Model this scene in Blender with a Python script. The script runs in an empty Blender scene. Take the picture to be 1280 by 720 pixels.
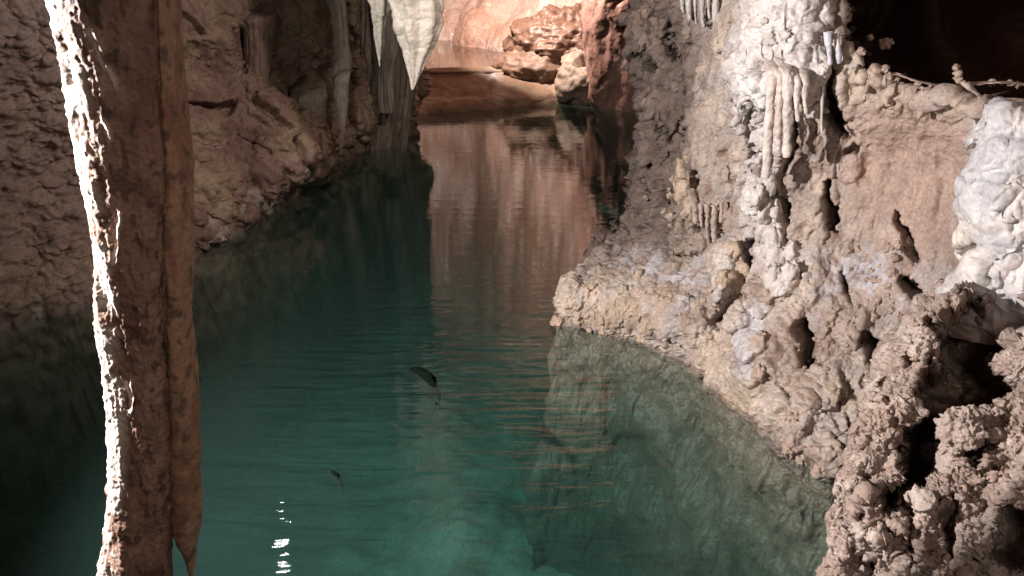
import bpy, math, random
import numpy as np
from mathutils import Vector, Matrix
random.seed(7)
f32 = np.float32

# ------------------------------------------------------------------ camera
CAM_H, PITCH, FPX = 2.6, math.radians(22), 1024.0
sc = bpy.context.scene
C = sc.collection
cd = bpy.data.cameras.new('camera'); cam = bpy.data.objects.new('camera', cd); C.objects.link(cam)
cam.location = (0, 0, CAM_H); cam.rotation_euler = (math.pi/2 - PITCH, 0, 0)
cd.sensor_width = 36; cd.lens = 36*FPX/1280; cd.clip_end = 200; cd.clip_start = 0.05
sc.camera = cam
# ------------------------------------------------------------------ world: underground, no sky reaches here
w = bpy.data.worlds.new('World'); sc.world = w; w.use_nodes = True
w.node_tree.nodes['Background'].inputs[0].default_value = (0.5, 0.45, 0.42, 1)
w.node_tree.nodes['Background'].inputs[1].default_value = 0.02
sc.view_settings.view_transform = 'Standard'; sc.view_settings.look = 'None'
sc.view_settings.exposure = 0.0; sc.view_settings.gamma = 1.0
try:
    sc.cycles.use_denoising = True
    sc.cycles.max_bounces = 6; sc.cycles.diffuse_bounces = 3; sc.cycles.glossy_bounces = 3
    sc.cycles.transparent_max_bounces = 12; sc.cycles.caustics_reflective = False
    sc.cycles.sample_clamp_indirect = 4.0
except Exception: pass
# ------------------------------------------------------------------ lamps of the show cave, plus an added fill
def lamp(name, loc, aim, power, color, cone=None, blend=0.5, size=0.05):
    l = bpy.data.lights.new(name, 'SPOT' if cone else 'POINT'); l.energy = power; l.color = color
    l.shadow_soft_size = size
    if cone: l.spot_size = math.radians(cone); l.spot_blend = blend
    o = bpy.data.objects.new(name, l); C.objects.link(o); o.location = loc
    o.rotation_euler = (Vector(aim) - Vector(loc)).to_track_quat('-Z', 'Y').to_euler()
    return o
lamp('spot_beside_column', (-2.9, 2.2, 2.5), (1.6, 4.4, 1.0), 1750, (1.0, 0.94, 0.91), 110, 0.6, 0.07)
lamp('spot_far_hall', (-1.1, 15.0, 4.5), (1.9, 18.6, 3.6), 4200, (1.0, 0.84, 0.76), 124, 0.25, 0.08)
lamp('spot_over_lake', (-2.20, 6.48, 2.86), (-1.3, 8.3, 1.5), 80, (1.0, 0.93, 0.84), 62, 0.5, 0.04)
lamp('spot_left_bank', (1.3, 5.2, 4.2), (-2.6, 9.8, 0.6), 420, (1.0, 0.80, 0.72), 92, 0.8, 0.12)
lamp('fill_lamp', (0.3, -1.2, 3.3), (0.4, 3.6, 0.2), 135, (1.0, 0.84, 0.74), 72, 0.6, 0.30)  # fill light added behind the camera, not a lamp of the cave

# ------------------------------------------------------------------ maths helpers
cp, sp_ = math.cos(PITCH), math.sin(PITCH)
def ray(u, v):
    a, b = (u-640)/FPX, (v-360)/FPX
    return np.array([a, cp - b*sp_, -sp_ - b*cp])
def W(u, v, Y):
    d = ray(u, v); return np.array([0, 0, CAM_H]) + d*(Y/d[1])
def G(u, v, z=0.0):
    d = ray(u, v); return np.array([0, 0, CAM_H]) + d*((z-CAM_H)/d[2])
def proj(P):
    x, y, z = P[..., 0], P[..., 1], P[..., 2]-CAM_H
    dep = y*cp - z*sp_; up = y*sp_ + z*cp
    dep = np.where(dep < 0.05, 0.05, dep)
    return 640 + FPX*x/dep, 360 - FPX*up/dep, dep
_G = np.array([[1,1,0],[-1,1,0],[1,-1,0],[-1,-1,0],[1,0,1],[-1,0,1],[1,0,-1],[-1,0,-1],
               [0,1,1],[0,-1,1],[0,1,-1],[0,-1,-1],[1,1,0],[-1,1,0],[0,-1,1],[0,-1,-1]], f32)
def hsh(ix, iy, iz, s):
    with np.errstate(over='ignore'):
        h = ix.astype(np.uint32)*np.uint32(374761393) + iy.astype(np.uint32)*np.uint32(668265263) \
            + iz.astype(np.uint32)*np.uint32(2246822519) + np.uint32(s*3266489917 % 4294967296)
        h = (h ^ (h >> np.uint32(13)))*np.uint32(1274126177)
        return h ^ (h >> np.uint32(16))
def noise(P, s=0):
    P = P.astype(f32); i = np.floor(P); fr = P - i; i = i.astype(np.int32)
    w_ = fr*fr*fr*(fr*(fr*6-15)+10); out = 0
    for dx in (0, 1):
        wx = w_[..., 0] if dx else 1-w_[..., 0]
        for dy in (0, 1):
            wy = w_[..., 1] if dy else 1-w_[..., 1]
            for dz in (0, 1):
                wz = w_[..., 2] if dz else 1-w_[..., 2]
                g = _G[hsh(i[..., 0]+dx, i[..., 1]+dy, i[..., 2]+dz, s) & np.uint32(15)]
                out = out + wx*wy*wz*(g[..., 0]*(fr[..., 0]-dx)+g[..., 1]*(fr[..., 1]-dy)+g[..., 2]*(fr[..., 2]-dz))
    return out
def fbm(P, k, o=4, g=0.5, s=0):
    a, out = 1.0, 0
    for j in range(o):
        out = out + a*noise(P*k + 17.3*j, s+j); a *= g; k *= 2.03
    return out
def ridged(P, k, o=4, g=0.5, s=0):
    a, out = 1.0, 0
    for j in range(o):
        out = out + a*(1-2*np.abs(noise(P*k + 9.1*j, s+j))); a *= g; k *= 2.07
    return out
def worley(P, k, s=0, jit=0.9):
    P = (P*k).astype(f32); i = np.floor(P).astype(np.int32)
    f1 = np.full(P.shape[:-1], 9., f32); f2 = f1.copy()
    for dx in (-1, 0, 1):
        for dy in (-1, 0, 1):
            for dz in (-1, 0, 1):
                cx, cy, cz = i[..., 0]+dx, i[..., 1]+dy, i[..., 2]+dz
                h = hsh(cx, cy, cz, s)
                ox = (h & np.uint32(1023)).astype(f32)/1023; oy = ((h >> np.uint32(10)) & np.uint32(1023)).astype(f32)/1023
                oz = ((h >> np.uint32(20)) & np.uint32(1023)).astype(f32)/1023
                d = (cx+.5+jit*(ox-.5)-P[..., 0])**2+(cy+.5+jit*(oy-.5)-P[..., 1])**2+(cz+.5+jit*(oz-.5)-P[..., 2])**2
                f2 = np.minimum(f2, np.maximum(f1, d)); f1 = np.minimum(f1, d)
    return np.sqrt(f1), np.sqrt(f2)
def cellrand(P, k, s=0):
    P = (P*k).astype(f32); i = np.floor(P).astype(np.int32); f1 = np.full(P.shape[:-1], 9., f32); out = np.zeros_like(f1)
    for dx in (-1, 0, 1):
        for dy in (-1, 0, 1):
            for dz in (-1, 0, 1):
                h = hsh(i[..., 0]+dx, i[..., 1]+dy, i[..., 2]+dz, s)
                o = [((h >> np.uint32(10*q)) & np.uint32(1023)).astype(f32)/1023 for q in range(3)]
                v = np.stack([i[..., 0]+dx+o[0]-P[..., 0], i[..., 1]+dy+o[1]-P[..., 1], i[..., 2]+dz+o[2]-P[..., 2]], -1); d = (v*v).sum(-1)
                tilt = o[0]-.5+((o[1]-.5)*v[..., 0]+(o[2]-.5)*v[..., 1]+(o[0]-.5)*v[..., 2])*1.1
                m = d < f1; f1 = np.where(m, d, f1); out = np.where(m, tilt, out)
    return out
def dome(P, k, s=0):
    f1, f2 = worley(P, k, s)
    return np.sqrt(np.clip(1-(f1/0.85)**2, 0, 1))
def sst(a, b, x):
    t = np.clip((x-a)/(b-a), 0, 1); return t*t*(3-2*t)
def polyd(u, v, pts):
    best = np.full(u.shape, 1e9, f32); bt = np.zeros(u.shape, f32); n = len(pts)-1
    for k in range(n):
        ax, ay = pts[k]; bx, by = pts[k+1]; dx, dy = bx-ax, by-ay
        t = np.clip(((u-ax)*dx+(v-ay)*dy)/(dx*dx+dy*dy+1e-9), 0, 1)
        d = np.hypot(u-ax-t*dx, v-ay-t*dy); m = d < best
        best = np.where(m, d, best); bt = np.where(m, (k+t)/n, bt)
    return best, bt
def inpoly(u, v, pts):
    ins = np.zeros(u.shape, bool); n = len(pts)
    for k in range(n):
        ax, ay = pts[k]; bx, by = pts[(k+1) % n]
        c = ((ay > v) != (by > v)) & (u < (bx-ax)*(v-ay)/((by-ay) if by != ay else 1e-9)+ax)
        ins ^= c
    return ins
def polysd(u, v, pts):
    d, _ = polyd(u, v, list(pts)+[pts[0]]); return np.where(inpoly(u, v, pts), d, -d)
def bump(d, w_):      # round swelling of half-width w_
    return np.sqrt(np.clip(1-(d/w_)**2, 0, 1))
def gau(d, w_): return np.exp(-(d/w_)**2)
def ell(u, v, cu, cv, ru, rv, ang=0):
    c, s = math.cos(math.radians(ang)), math.sin(math.radians(ang)); x, y = u-cu, v-cv
    return np.hypot((x*c+y*s)/ru, (-x*s+y*c)/rv)
def catmull(A, counts):
    out = []; n = A.shape[0]
    ext = np.concatenate([[2*A[0]-A[1]], A, [2*A[-1]-A[-2]]])
    for k in range(n-1):
        p0, p1, p2, p3 = ext[k:k+4]
        c = counts[k]
        for t in np.arange(c)/c:
            out.append(0.5*((2*p1)+(p2-p0)*t+(2*p0-5*p1+4*p2-p3)*t*t+(3*p1-p0-3*p2+p3)*t**3))
    out.append(A[-1]); return np.array(out)
def grid_from(ctrl, cs, ct):
    A = np.array(ctrl, float)
    A = catmull(A, cs); A = catmull(A.transpose(1, 0, 2), ct).transpose(1, 0, 2)
    return A.astype(f32)
def gnormals(P, wrap=False):
    if wrap:
        du = np.roll(P, -1, 0)-np.roll(P, 1, 0)
    else: du = np.gradient(P, axis=0)
    dv = np.gradient(P, axis=1)
    n = np.cross(du, dv); n /= (np.linalg.norm(n, axis=-1, keepdims=True)+1e-12); return n.astype(f32)
def blur(N, k):
    for _ in range(k):
        N = N.copy(); N[1:-1] = (N[:-2]+2*N[1:-1]+N[2:])/4
        N[:, 1:-1] = (N[:, :-2]+2*N[:, 1:-1]+N[:, 2:])/4
    return N/(np.linalg.norm(N, axis=-1, keepdims=True)+1e-12)

def outw(B, N0):      # swellings grow out of the wall mostly towards the open cave
    d = np.array([0, 0, CAM_H], f32)-B; d /= np.linalg.norm(d, axis=-1, keepdims=True)
    s = np.sign((N0*d).sum(-1, keepdims=True)); d = np.where(s > 0, d, N0); q = .35*N0+.65*d
    return (q/np.linalg.norm(q, axis=-1, keepdims=True)).astype(f32)
# ------------------------------------------------------------------ mesh building
def mesh_np(name, V, F, col=None, wet=None):
    me = bpy.data.meshes.new(name); V = np.ascontiguousarray(V, f32).reshape(-1, 3); F = np.asarray(F, np.int32)
    me.vertices.add(len(V)); me.vertices.foreach_set('co', V.ravel())
    k = F.shape[1]; me.loops.add(F.size); me.loops.foreach_set('vertex_index', F.ravel())
    me.polygons.add(len(F)); me.polygons.foreach_set('loop_start', np.arange(0, F.size, k, dtype=np.int32))
    me.polygons.foreach_set('loop_total', np.full(len(F), k, np.int32))
    me.update(calc_edges=True); me.validate()
    me.polygons.foreach_set('use_smooth', np.ones(len(me.polygons), bool))
    if col is not None:
        a = me.attributes.new('Col', 'FLOAT_COLOR', 'POINT'); c = np.ones((len(V), 4), f32)
        c[:, :3] = np.asarray(col, f32).reshape(-1, 3); a.data.foreach_set('color', c.ravel())
        a = me.attributes.new('Wet', 'FLOAT', 'POINT')
        wv = np.zeros(len(V), f32) if wet is None else np.broadcast_to(np.asarray(wet, f32), P_shape(V, wet)).ravel()
        a.data.foreach_set('value', np.ascontiguousarray(wv, f32))
    return me
def P_shape(V, wet):
    wet = np.asarray(wet); return (len(V),) if wet.ndim == 0 else wet.shape
def gridF(n, m, wrap=False, flip=False):
    I = np.arange(n if wrap else n-1); J = np.arange(m-1)
    i, j = np.meshgrid(I, J, indexing='ij'); i2 = (i+1) % n
    F = np.stack([i*m+j, i2*m+j, i2*m+j+1, i*m+j+1], -1).reshape(-1, 4)
    return F[:, ::-1] if flip else F
def link(name, me, mat, parent=None):
    me.materials.append(mat) if not me.materials else None
    o = bpy.data.objects.new(name, me); C.objects.link(o)
    if parent: o.parent = parent
    return o
def tag(o, label=None, cat=None, group=None, kind=None):
    if label: o['label'] = label
    if cat: o['category'] = cat
    if group: o['group'] = group
    if kind: o['kind'] = kind
    return o

# ------------------------------------------------------------------ materials
def new_mat(name):
    m = bpy.data.materials.new(name); m.use_nodes = True; nt = m.node_tree
    for n in list(nt.nodes): nt.nodes.remove(n)
    return m, nt, lambda t, **k: mk(nt, t, **k)
def mk(nt, t, **k):
    n = nt.nodes.new(t)
    for a, b in k.items():
        if a in n.inputs: n.inputs[a].default_value = b
        else: setattr(n, a, b)
    return n
def rock_mat(name, fine=55, fb=0.5, vor=None, vb=0.3, rough=(0.75, 0.25), speck=0.25, spec=0.4):
    m, nt, N = new_mat(name); L = nt.links.new
    out = N('ShaderNodeOutputMaterial'); bs = N('ShaderNodeBsdfPrincipled'); L(bs.outputs[0], out.inputs[0])
    geo = N('ShaderNodeNewGeometry'); at = N('ShaderNodeAttribute', attribute_name='Col')
    wt = N('ShaderNodeAttribute', attribute_name='Wet')
    n1 = N('ShaderNodeTexNoise', Scale=fine, Detail=6.0, Roughness=0.65); L(geo.outputs['Position'], n1.inputs['Vector'])
    n2 = N('ShaderNodeTexNoise', Scale=9.0, Detail=5.0, Roughness=0.7); L(geo.outputs['Position'], n2.inputs['Vector'])
    # value variation
    mr = N('ShaderNodeMapRange'); mr.inputs['From Min'].default_value = 0.32; mr.inputs['From Max'].default_value = 0.68
    mr.inputs['To Min'].default_value = 1-speck; mr.inputs['To Max'].default_value = 1+speck; L(n1.outputs[0], mr.inputs['Value'])
    mr2 = N('ShaderNodeMapRange'); mr2.inputs['From Min'].default_value = 0.35; mr2.inputs['From Max'].default_value = 0.65
    mr2.inputs['To Min'].default_value = 0.78; mr2.inputs['To Max'].default_value = 1.15; L(n2.outputs[0], mr2.inputs['Value'])
    mu = N('ShaderNodeMath', operation='MULTIPLY'); L(mr.outputs[0], mu.inputs[0]); L(mr2.outputs[0], mu.inputs[1])
    vm = N('ShaderNodeVectorMath', operation='SCALE'); L(at.outputs['Color'], vm.inputs[0]); L(mu.outputs[0], vm.inputs['Scale'])
    L(vm.outputs[0], bs.inputs['Base Color'])
    r = N('ShaderNodeMapRange'); r.inputs['To Min'].default_value = rough[0]; r.inputs['To Max'].default_value = rough[1]
    L(wt.outputs['Fac'], r.inputs['Value']); L(r.outputs[0], bs.inputs['Roughness'])
    bs.inputs['Specular IOR Level'].default_value = spec
    b1 = N('ShaderNodeBump', Strength=fb, Distance=0.02); L(n1.outputs[0], b1.inputs['Height'])
    last = b1
    if vor:
        v = N('ShaderNodeTexVoronoi', Scale=vor, feature='SMOOTH_F1'); L(geo.outputs['Position'], v.inputs['Vector'])
        iv = N('ShaderNodeMath', operation='SUBTRACT'); iv.inputs[0].default_value = 1; L(v.outputs['Distance'], iv.inputs[1])
        b2 = N('ShaderNodeBump', Strength=vb, Distance=0.03); L(iv.outputs[0], b2.inputs['Height']); L(b1.outputs[0], b2.inputs['Normal']); last = b2
    L(last.outputs[0], bs.inputs['Normal'])
    return m
M_rock = rock_mat('cave_rock', 60, 0.35, 38, 0.25)
M_mud = rock_mat('muddy_rock', 45, 0.4, None)
M_near = rock_mat('crumbly_rock', 95, 0.5, 70, 0.3)
M_calc = rock_mat('calcite', 70, 0.25, 45, 0.2, rough=(0.6, 0.15), speck=0.1)
M_wet = rock_mat('wet_flowstone', 30, 0.35, 14, 0.5, rough=(0.5, 0.12), speck=0.1, spec=0.6)
M_col = rock_mat('column_stone', 90, 0.35, 60, 0.2, speck=0.2)
M_flute = rock_mat('fluted_stone', 60, 0.3, None)

# ------------------------------------------------------------------ RIGHT WALL
wl = lambda u, v: G(u, v)
def station(ub, vb, ups, top):
    """underwater toe, waterline, then points up the wall"""
    g = G(ub, vb); away = np.array([g[0]-0.0, 0.6*0, 0]); 
    toe = g + np.array([-0.10, -0.08, -0.38]); toe2 = g + np.array([-0.28, -0.26, -2.5])
    pts = [toe2, toe, g] + [W(*q) for q in ups]
    l = pts[-1]
    pts.append(np.array([l[0]+top[0], l[1]+top[1], 3.4])); pts.append(np.array([l[0]+top[2], l[1]+top[3], 6.2]))
    return pts
def wstation(x, y, lean=0.0):
    return [np.array([x-0.1, y-0.2, -2.6]), np.array([x-0.03, y-.1, -0.75])] + [np.array([x+lean*z, y, z]) for z in (0, .4, 0.9, 1.4, 1.9, 2.5, 3.4, 6.2)]
RS = [
 wstation(3.2, -3.0, .05), wstation(3.0, 0.2, 0.05), wstation(2.75, 2.0, 0.05),
 station(1215, 650, [(1210,470,3.75),(1215,350,3.95),(1215,230,4.05),(1210,120,4.15),(1210,-10,4.3)], (.1,.2,-.3,.2)),
 station(1090, 605, [(1105,490,4.05),(1110,370,4.3),(1110,240,4.5),(1105,120,4.6),(1100,-10,4.7)], (.1,.2,-.3,.2)),
 station(1030, 590, [(1045,480,4.2),(1050,360,4.5),(1050,240,4.7),(1045,120,4.8),(1040,-10,4.85)], (.1,.2,-.4,.2)),
 station(980, 555, [(995,460,4.35),(1000,350,4.65),(1000,235,4.85),(1000,110,4.85),(1000,-10,4.85)], (.1,.2,-.4,.2)),
 station(930, 508, [(935,435,4.7),(945,335,4.95),(948,225,5.1),(948,110,5.1),(950,-10,5.1)], (.1,.2,-.5,.2)),
 station(882, 463, [(885,395,5.05),(893,310,5.35),(900,205,5.6),(902,100,5.8),(905,-10,5.9)], (.1,.2,-.5,.2)),
 station(800, 423, [(805,380,5.45),(838,305,5.85),(862,205,6.2),(866,100,6.4),(870,-10,6.5)], (.1,.2,-.5,.2)),
 station(735, 411, [(738,372,5.65),(782,318,6.1),(825,220,6.6),(835,105,6.9),(840,-10,7.1)], (.1,.2,-.5,.2)),
 station(704, 405, [(707,358,5.8),(745,322,6.25),(797,245,6.9),(812,115,7.5),(812,-10,7.6)], (.1,.2,-.5,.2)),
 [G(704,395)+np.array([.15,.2,-2.5]), G(706,392)+np.array([.1,.1,-.75]), G(712,385), W(722,345,6.35), W(762,318,6.8), W(793,240,7.5), W(806,120,8.2), W(803,-10,8.3),
  np.array([1.5,8.4,3.4]), np.array([1.3,8.5,6.2])],
 wstation(1.45, 8.6, 0.02), wstation(1.75, 10.5, 0.05), wstation(2.25, 13.0, 0.0), wstation(3.2, 17.0, 0), wstation(3.4, 26.8, 0)]
SC_ = [8, 8, 24, 90, 50, 40, 45, 60, 70, 60, 45, 50, 40, 40, 30, 30, 16]
TC_ = [50, 70, 95, 95, 95, 90, 90, 30, 16]
B = grid_from(RS, SC_, TC_)
N0 = blur(gnormals(B), 12)
if (N0[B.shape[0]//2, B.shape[1]//2]*np.array([0, 0, CAM_H])-0).sum()*0 + np.dot(N0[250, 200], np.array([0, 0, CAM_H])-B[250, 200]) < 0: N0 = -N0
u, v, dep = proj(B); px = dep/FPX                 # metres per photograph pixel on the wall
wn = 7.0
u = u + wn*fbm(B, 5, 3, s=3); v = v + wn*fbm(B, 5, 3, s=9)
inside = sst(-60, 0, v)*0+1
H = 0.16*fbm(B, 1.3, 2, s=1) * sst(0.0, 0.5, np.abs(B[..., 2])+.2) + 0.035*ridged(B*np.array([1, 1, .45], f32), 3.6, 3, s=5)
uf, vf = u + 5*fbm(B, 16, 3, .5, s=21), v + 5*fbm(B, 16, 3, .5, s=22)
def up(pts, w_, h, soft=False):
    global H
    d, t = polyd(u, v, pts); H = H + h*(gau(d, w_) if soft else bump(d, w_))
def dn(pts, w_, h):
    global H
    d, t = polyd(uf, vf, pts); q = 1.1*np.sin(np.pi*(.12+.76*t))**.6; H = H - 1.3*h*(1-sst(w_*q*0.2, w_*1.25*q, d))
# swellings
up([(1000,-60),(988,20),(975,75)], 56, 0.16)
up([(1010,70),(1020,110)], 26, 0.07)
up([(963,235),(960,270),(972,305),(985,345)], 22, 0.13)
up([(922,318),(918,350),(925,392)], 24, 0.16)
up([(858,215),(862,250),(866,300)], 22, 0.14)
up([(955,385),(945,430),(935,465)], 55, 0.12, True)
up([(905,455),(930,490),(965,505)], 30, 0.05)
up([(960,370),(962,372)], 20, 0.06)
up([(952,425),(955,426)], 18, 0.07); up([(950,462),(952,463)], 16, 0.06)
up([(1062,420),(1050,470),(1030,520)], 44, 0.14, True)
up([(1075,400),(1070,405)], 22, 0.06)
up([(1000,505),(990,550)], 22, 0.07)
up([(1030,560),(1035,585)], 22, 0.06)
up([(900,150),(905,215),(895,260)], 30, 0.09, True)
up([(870,400),(850,385)], 34, 0.10, True)
up([(1010,260),(1020,330),(1040,380)], 26, 0.08, True)
up([(1055,130),(1060,95)], 26, .08, True)
H = H*(1-.85*gau(ell(u, v, 735, 385, 70, 50), 1)) - .05*gau(ell(u, v, 715, 385, 40, 50), 1)
up([(800,20),(806,120)], 14, 0.12); up([(845,60),(835,130)], 24, .1, True); up([(832,180),(828,260)], 16, .08, True)
# clefts and hollows
dn([(938,300),(936,345),(920,372),(903,398)], 12, 0.42)
dn([(1036,80),(1040,120),(1050,150),(1056,160)], 13, 0.32)
dn([(1034,225),(1040,262),(1042,288)], 8, 0.22)
dn([(1118,262),(1126,280)], 4, 0.14); dn([(1126,280),(1138,304),(1148,326)], 8, 0.15)
dn([(1055,340),(1062,372)], 8, 0.2)
dn([(1088,412),(1098,432),(1090,440)], 15, 0.32)
dn([(1008,398),(1012,425),(1006,452)], 10, 0.26)
dn([(1128,345),(1158,372)], 12, 0.25)
dn([(947,118),(946,200)], 8, 0.2); dn([(990,140),(993,182),(985,215)], 13, 0.24); dn([(966,125),(968,205)], 16, .12)
dn([(976,225),(980,255),(990,300)], 7, 0.2)
dn([(840,20),(836,55),(846,70)], 7, 0.2); dn([(828,140),(834,180)], 6, 0.18)
dn([(806,60),(820,80)], 8, .16); dn([(812,200),(818,240)], 6, .14); dn([(850,150),(846,175)], 5, .12)
dn([(893,5),(890,30)], 6, .2); dn([(1078,185),(1062,190)], 7, .1); dn([(1000,330),(1012,345)], 5, .08)
dn([(845,238),(848,262)],5,.1); dn([(878,200),(880,262)],5,.12)
for cu_ in (872, 880, 888, 896, 903): dn([(cu_, 262), (cu_+2, 292)], 3.2, 0.10)
# the black passage above the ledge
OP = [(1052,-400),(1052,20),(1060,48),(1088,80),(1130,97),(1190,108),(1240,122),(1320,135),(1700,160),(1700,-400)]
u_, v_ = u + 10*fbm(B, 14, 3, s=77), v + 10*fbm(B, 14, 3, s=78)
so = polysd(u_, v_, OP)
hole = sst(0, 16, so)
# ---- first pass
P1 = B + outw(B, N0)*(H*(1-hole))[..., None]
P1 = P1 + hole[..., None]*np.array([0.95, 3.2, -0.65], f32)*(1+0.25*fbm(B, 1.5, 3, s=4))[..., None]
lip = gau(so+3, 9)
P1[..., 2] -= 0.25*np.clip(H, 0, 1)
N1 = blur(gnormals(P1), 2)
s_ = np.sign((N1*N0).sum(-1).mean()); N1 = N1*s_
# regional masks
pop = np.clip(gau(ell(u, v, 800, 380, 130, 80), 1)*1.1 + gau(ell(u, v, 1090, 380, 110, 60), 1)*0.8 + gau(ell(u, v, 1000, 440, 90, 120), 1)*0.5
      + gau(ell(u, v, 890, 250, 60, 160), 1)*1.1 + gau(ell(u, v, 1000, 40, 70, 90), 1)*0.6 + lip*1.2 + gau(ell(u, v, 1040, 300, 60, 80), 1)*.5, 0, 1.3)
smooth_ = gau(ell(u, v, 1130, 210, 90, 130), 1) + gau(ell(u, v, 1060, 330, 60, 90), 1)*.6 + gau(ell(u, v, 945, 450, 60, 70), 1)
rough_ = sst(900, 820, u)*sst(340, 280, v)
D1 = dome((P1+.03*fbm(P1,8,2,s=2)[..., None])*np.array([1, 1, .8], f32), 14, 3); D2 = dome(P1, 30, 5)
Hd = pop*(0.020*D1 + 0.013*D2) + .016*fbm(P1, 11, 5, .68, s=17)*(1-0.8*np.clip(smooth_, 0, 1)) + 0.028*ridged(P1, 7, 4, .55, s=12)*(1-0.75*np.clip(smooth_, 0, 1))*(1+rough_)*0.8 \
    + 0.010*fbm(P1, 26, 3, .6, s=15)*(1-0.5*np.clip(smooth_, 0, 1)) + 0.03*np.clip(smooth_, 0, 1)*fbm(P1, 3.5, 4, .5, s=16) \
    + lip*0.05*D1
crev = sst(830, 870, u)*sst(1120, 1060, u)*(1-np.clip(smooth_, 0, 1)*.7)*(1-gau(ell(u, v, 985, 20, 60, 90), 1))
Hd = Hd - crev*.055*sst(.55, .95, ridged((P1+.06*fbm(P1, 4, 2, s=36)[..., None])*np.array([1, 1, .42], f32), 4.2, 2, s=35))
gwm = np.clip(gau(polyd(u, v, [(1000,-60),(985,20),(968,100)])[0], 50), 0, 1)
Hd = Hd + gwm*(.022*ridged(P1*np.array([1, 1, .16], f32), 8, 3, s=37)-.012*D1) + .012*(1-np.clip(smooth_,0,1))*ridged(P1*np.array([1, 1, .2], f32), 9, 2, s=38)
# rough eroded pitting on the far nose
Hd = Hd - rough_*0.10*sst(0.35, 0.8, ridged(P1*np.array([1, 1, .45], f32), 4.5, 2, s=31))
under = sst(0.02, -0.05, P1[..., 2])
Hd = Hd*np.clip((N1*N0).sum(-1)*1.3-.15, .12, 1)
Hd = Hd*(1-0.3*under) + under*(.10*fbm(P1, 2.2, 3, s=33))
P2 = P1 + N1*(Hd*(1-0.7*hole))[..., None]
P2[..., 2] -= 0.3*np.clip(Hd, 0, 1)
# colour of the stone, with the passage's shade painted in
def mixc(c, d, m): return c*(1-m[..., None]) + np.array(d, f32)*m[..., None]
n3 = fbm(P1, 2.2, 4, .6, s=40); n4 = fbm(P1, 6, 4, .6, s=44)
col = np.zeros(B.shape, f32) + np.array([0.40, 0.315, 0.272], f32)
col = mixc(col, (0.30, 0.22, 0.18), sst(0, .35, n3)); col = mixc(col, (0.52, 0.42, 0.33), sst(.05, .4, -n3)*.7)
col = mixc(col, (0.36, 0.32, 0.30), sst(.1, .4, n4)*.5)
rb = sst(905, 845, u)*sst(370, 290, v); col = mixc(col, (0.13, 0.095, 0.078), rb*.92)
mud = sst(0.25, .9, gau(ell(u, v, 1135, 210, 105, 150), 1)); col = mixc(col, (0.40, 0.285, 0.235), mud)
gw = np.clip(gau(polyd(u, v, [(1000,-60),(985,20),(968,100)])[0], 48)*1.2 + gau(polyd(u, v, [(962,120),(962,270),(985,345)])[0], 20)
     + .7*gau(ell(u, v, 920, 340, 22, 50), 1) + .8*gau(ell(u, v, 1020, 90, 30, 40), 1), 0, 1)
gw = gw*sst(-.55, .05, n4+.25); col = mixc(col, (0.62, 0.57, 0.55), gw)
bl = np.clip(gau(polyd(u, v, [(955,385),(945,420),(952,455)])[0], 11) + .7*gau(ell(u, v, 1090, 350, 60, 45), 1)*sst(-.2, .2, n4)
     + .6*gau(ell(u, v, 830, 350, 60, 40), 1)*sst(0, .2, n4), 0, .6); col = mixc(col, (0.52, 0.51, 0.55), bl)
oc = np.clip(gau(ell(u, v, 760, 385, 70, 30), 1)*.6 + gau(ell(u, v, 930, 500, 60, 40), 1)*.6, 0, 1); col = mixc(col, (0.50, 0.39, 0.28), oc*sst(-.3, .2, n3))
col = mixc(col, (0.16, 0.085, 0.065), hole*sst(0, 40, so)); col = mixc(col, (0.17, 0.14, 0.10), under*.92)  # passage interior darkened in colour to deepen its shade; submerged rock olive brown
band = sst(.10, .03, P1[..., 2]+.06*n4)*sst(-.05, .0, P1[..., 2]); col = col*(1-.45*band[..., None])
wet = np.clip(gau(ell(u, v, 950, 450, 60, 90), 1) + gau(ell(u, v, 1040, 500, 60, 90), 1)*.8 + sst(0.12, 0.04, P1[..., 2]) + gw*.3, 0, 1)
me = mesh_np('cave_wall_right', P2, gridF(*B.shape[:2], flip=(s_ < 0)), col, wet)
WR = tag(link('cave_wall', me, M_rock), 'lumpy brown and white limestone wall rising from the right shore of the lake', kind='structure')
RB, RP, RU, RV, RN = B, P2, proj(P2)[0], proj(P2)[1], N1

def on_wall(uu, vv, P=RP, U=RU, V=RV):
    """nearest built wall point that shows at a photograph pixel"""
    d = np.hypot(U-uu, V-vv); d = np.where(P[..., 1] > 8.5, 1e9, d)
    k = np.unravel_index(np.argmin(d), d.shape); return P[k]

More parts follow.
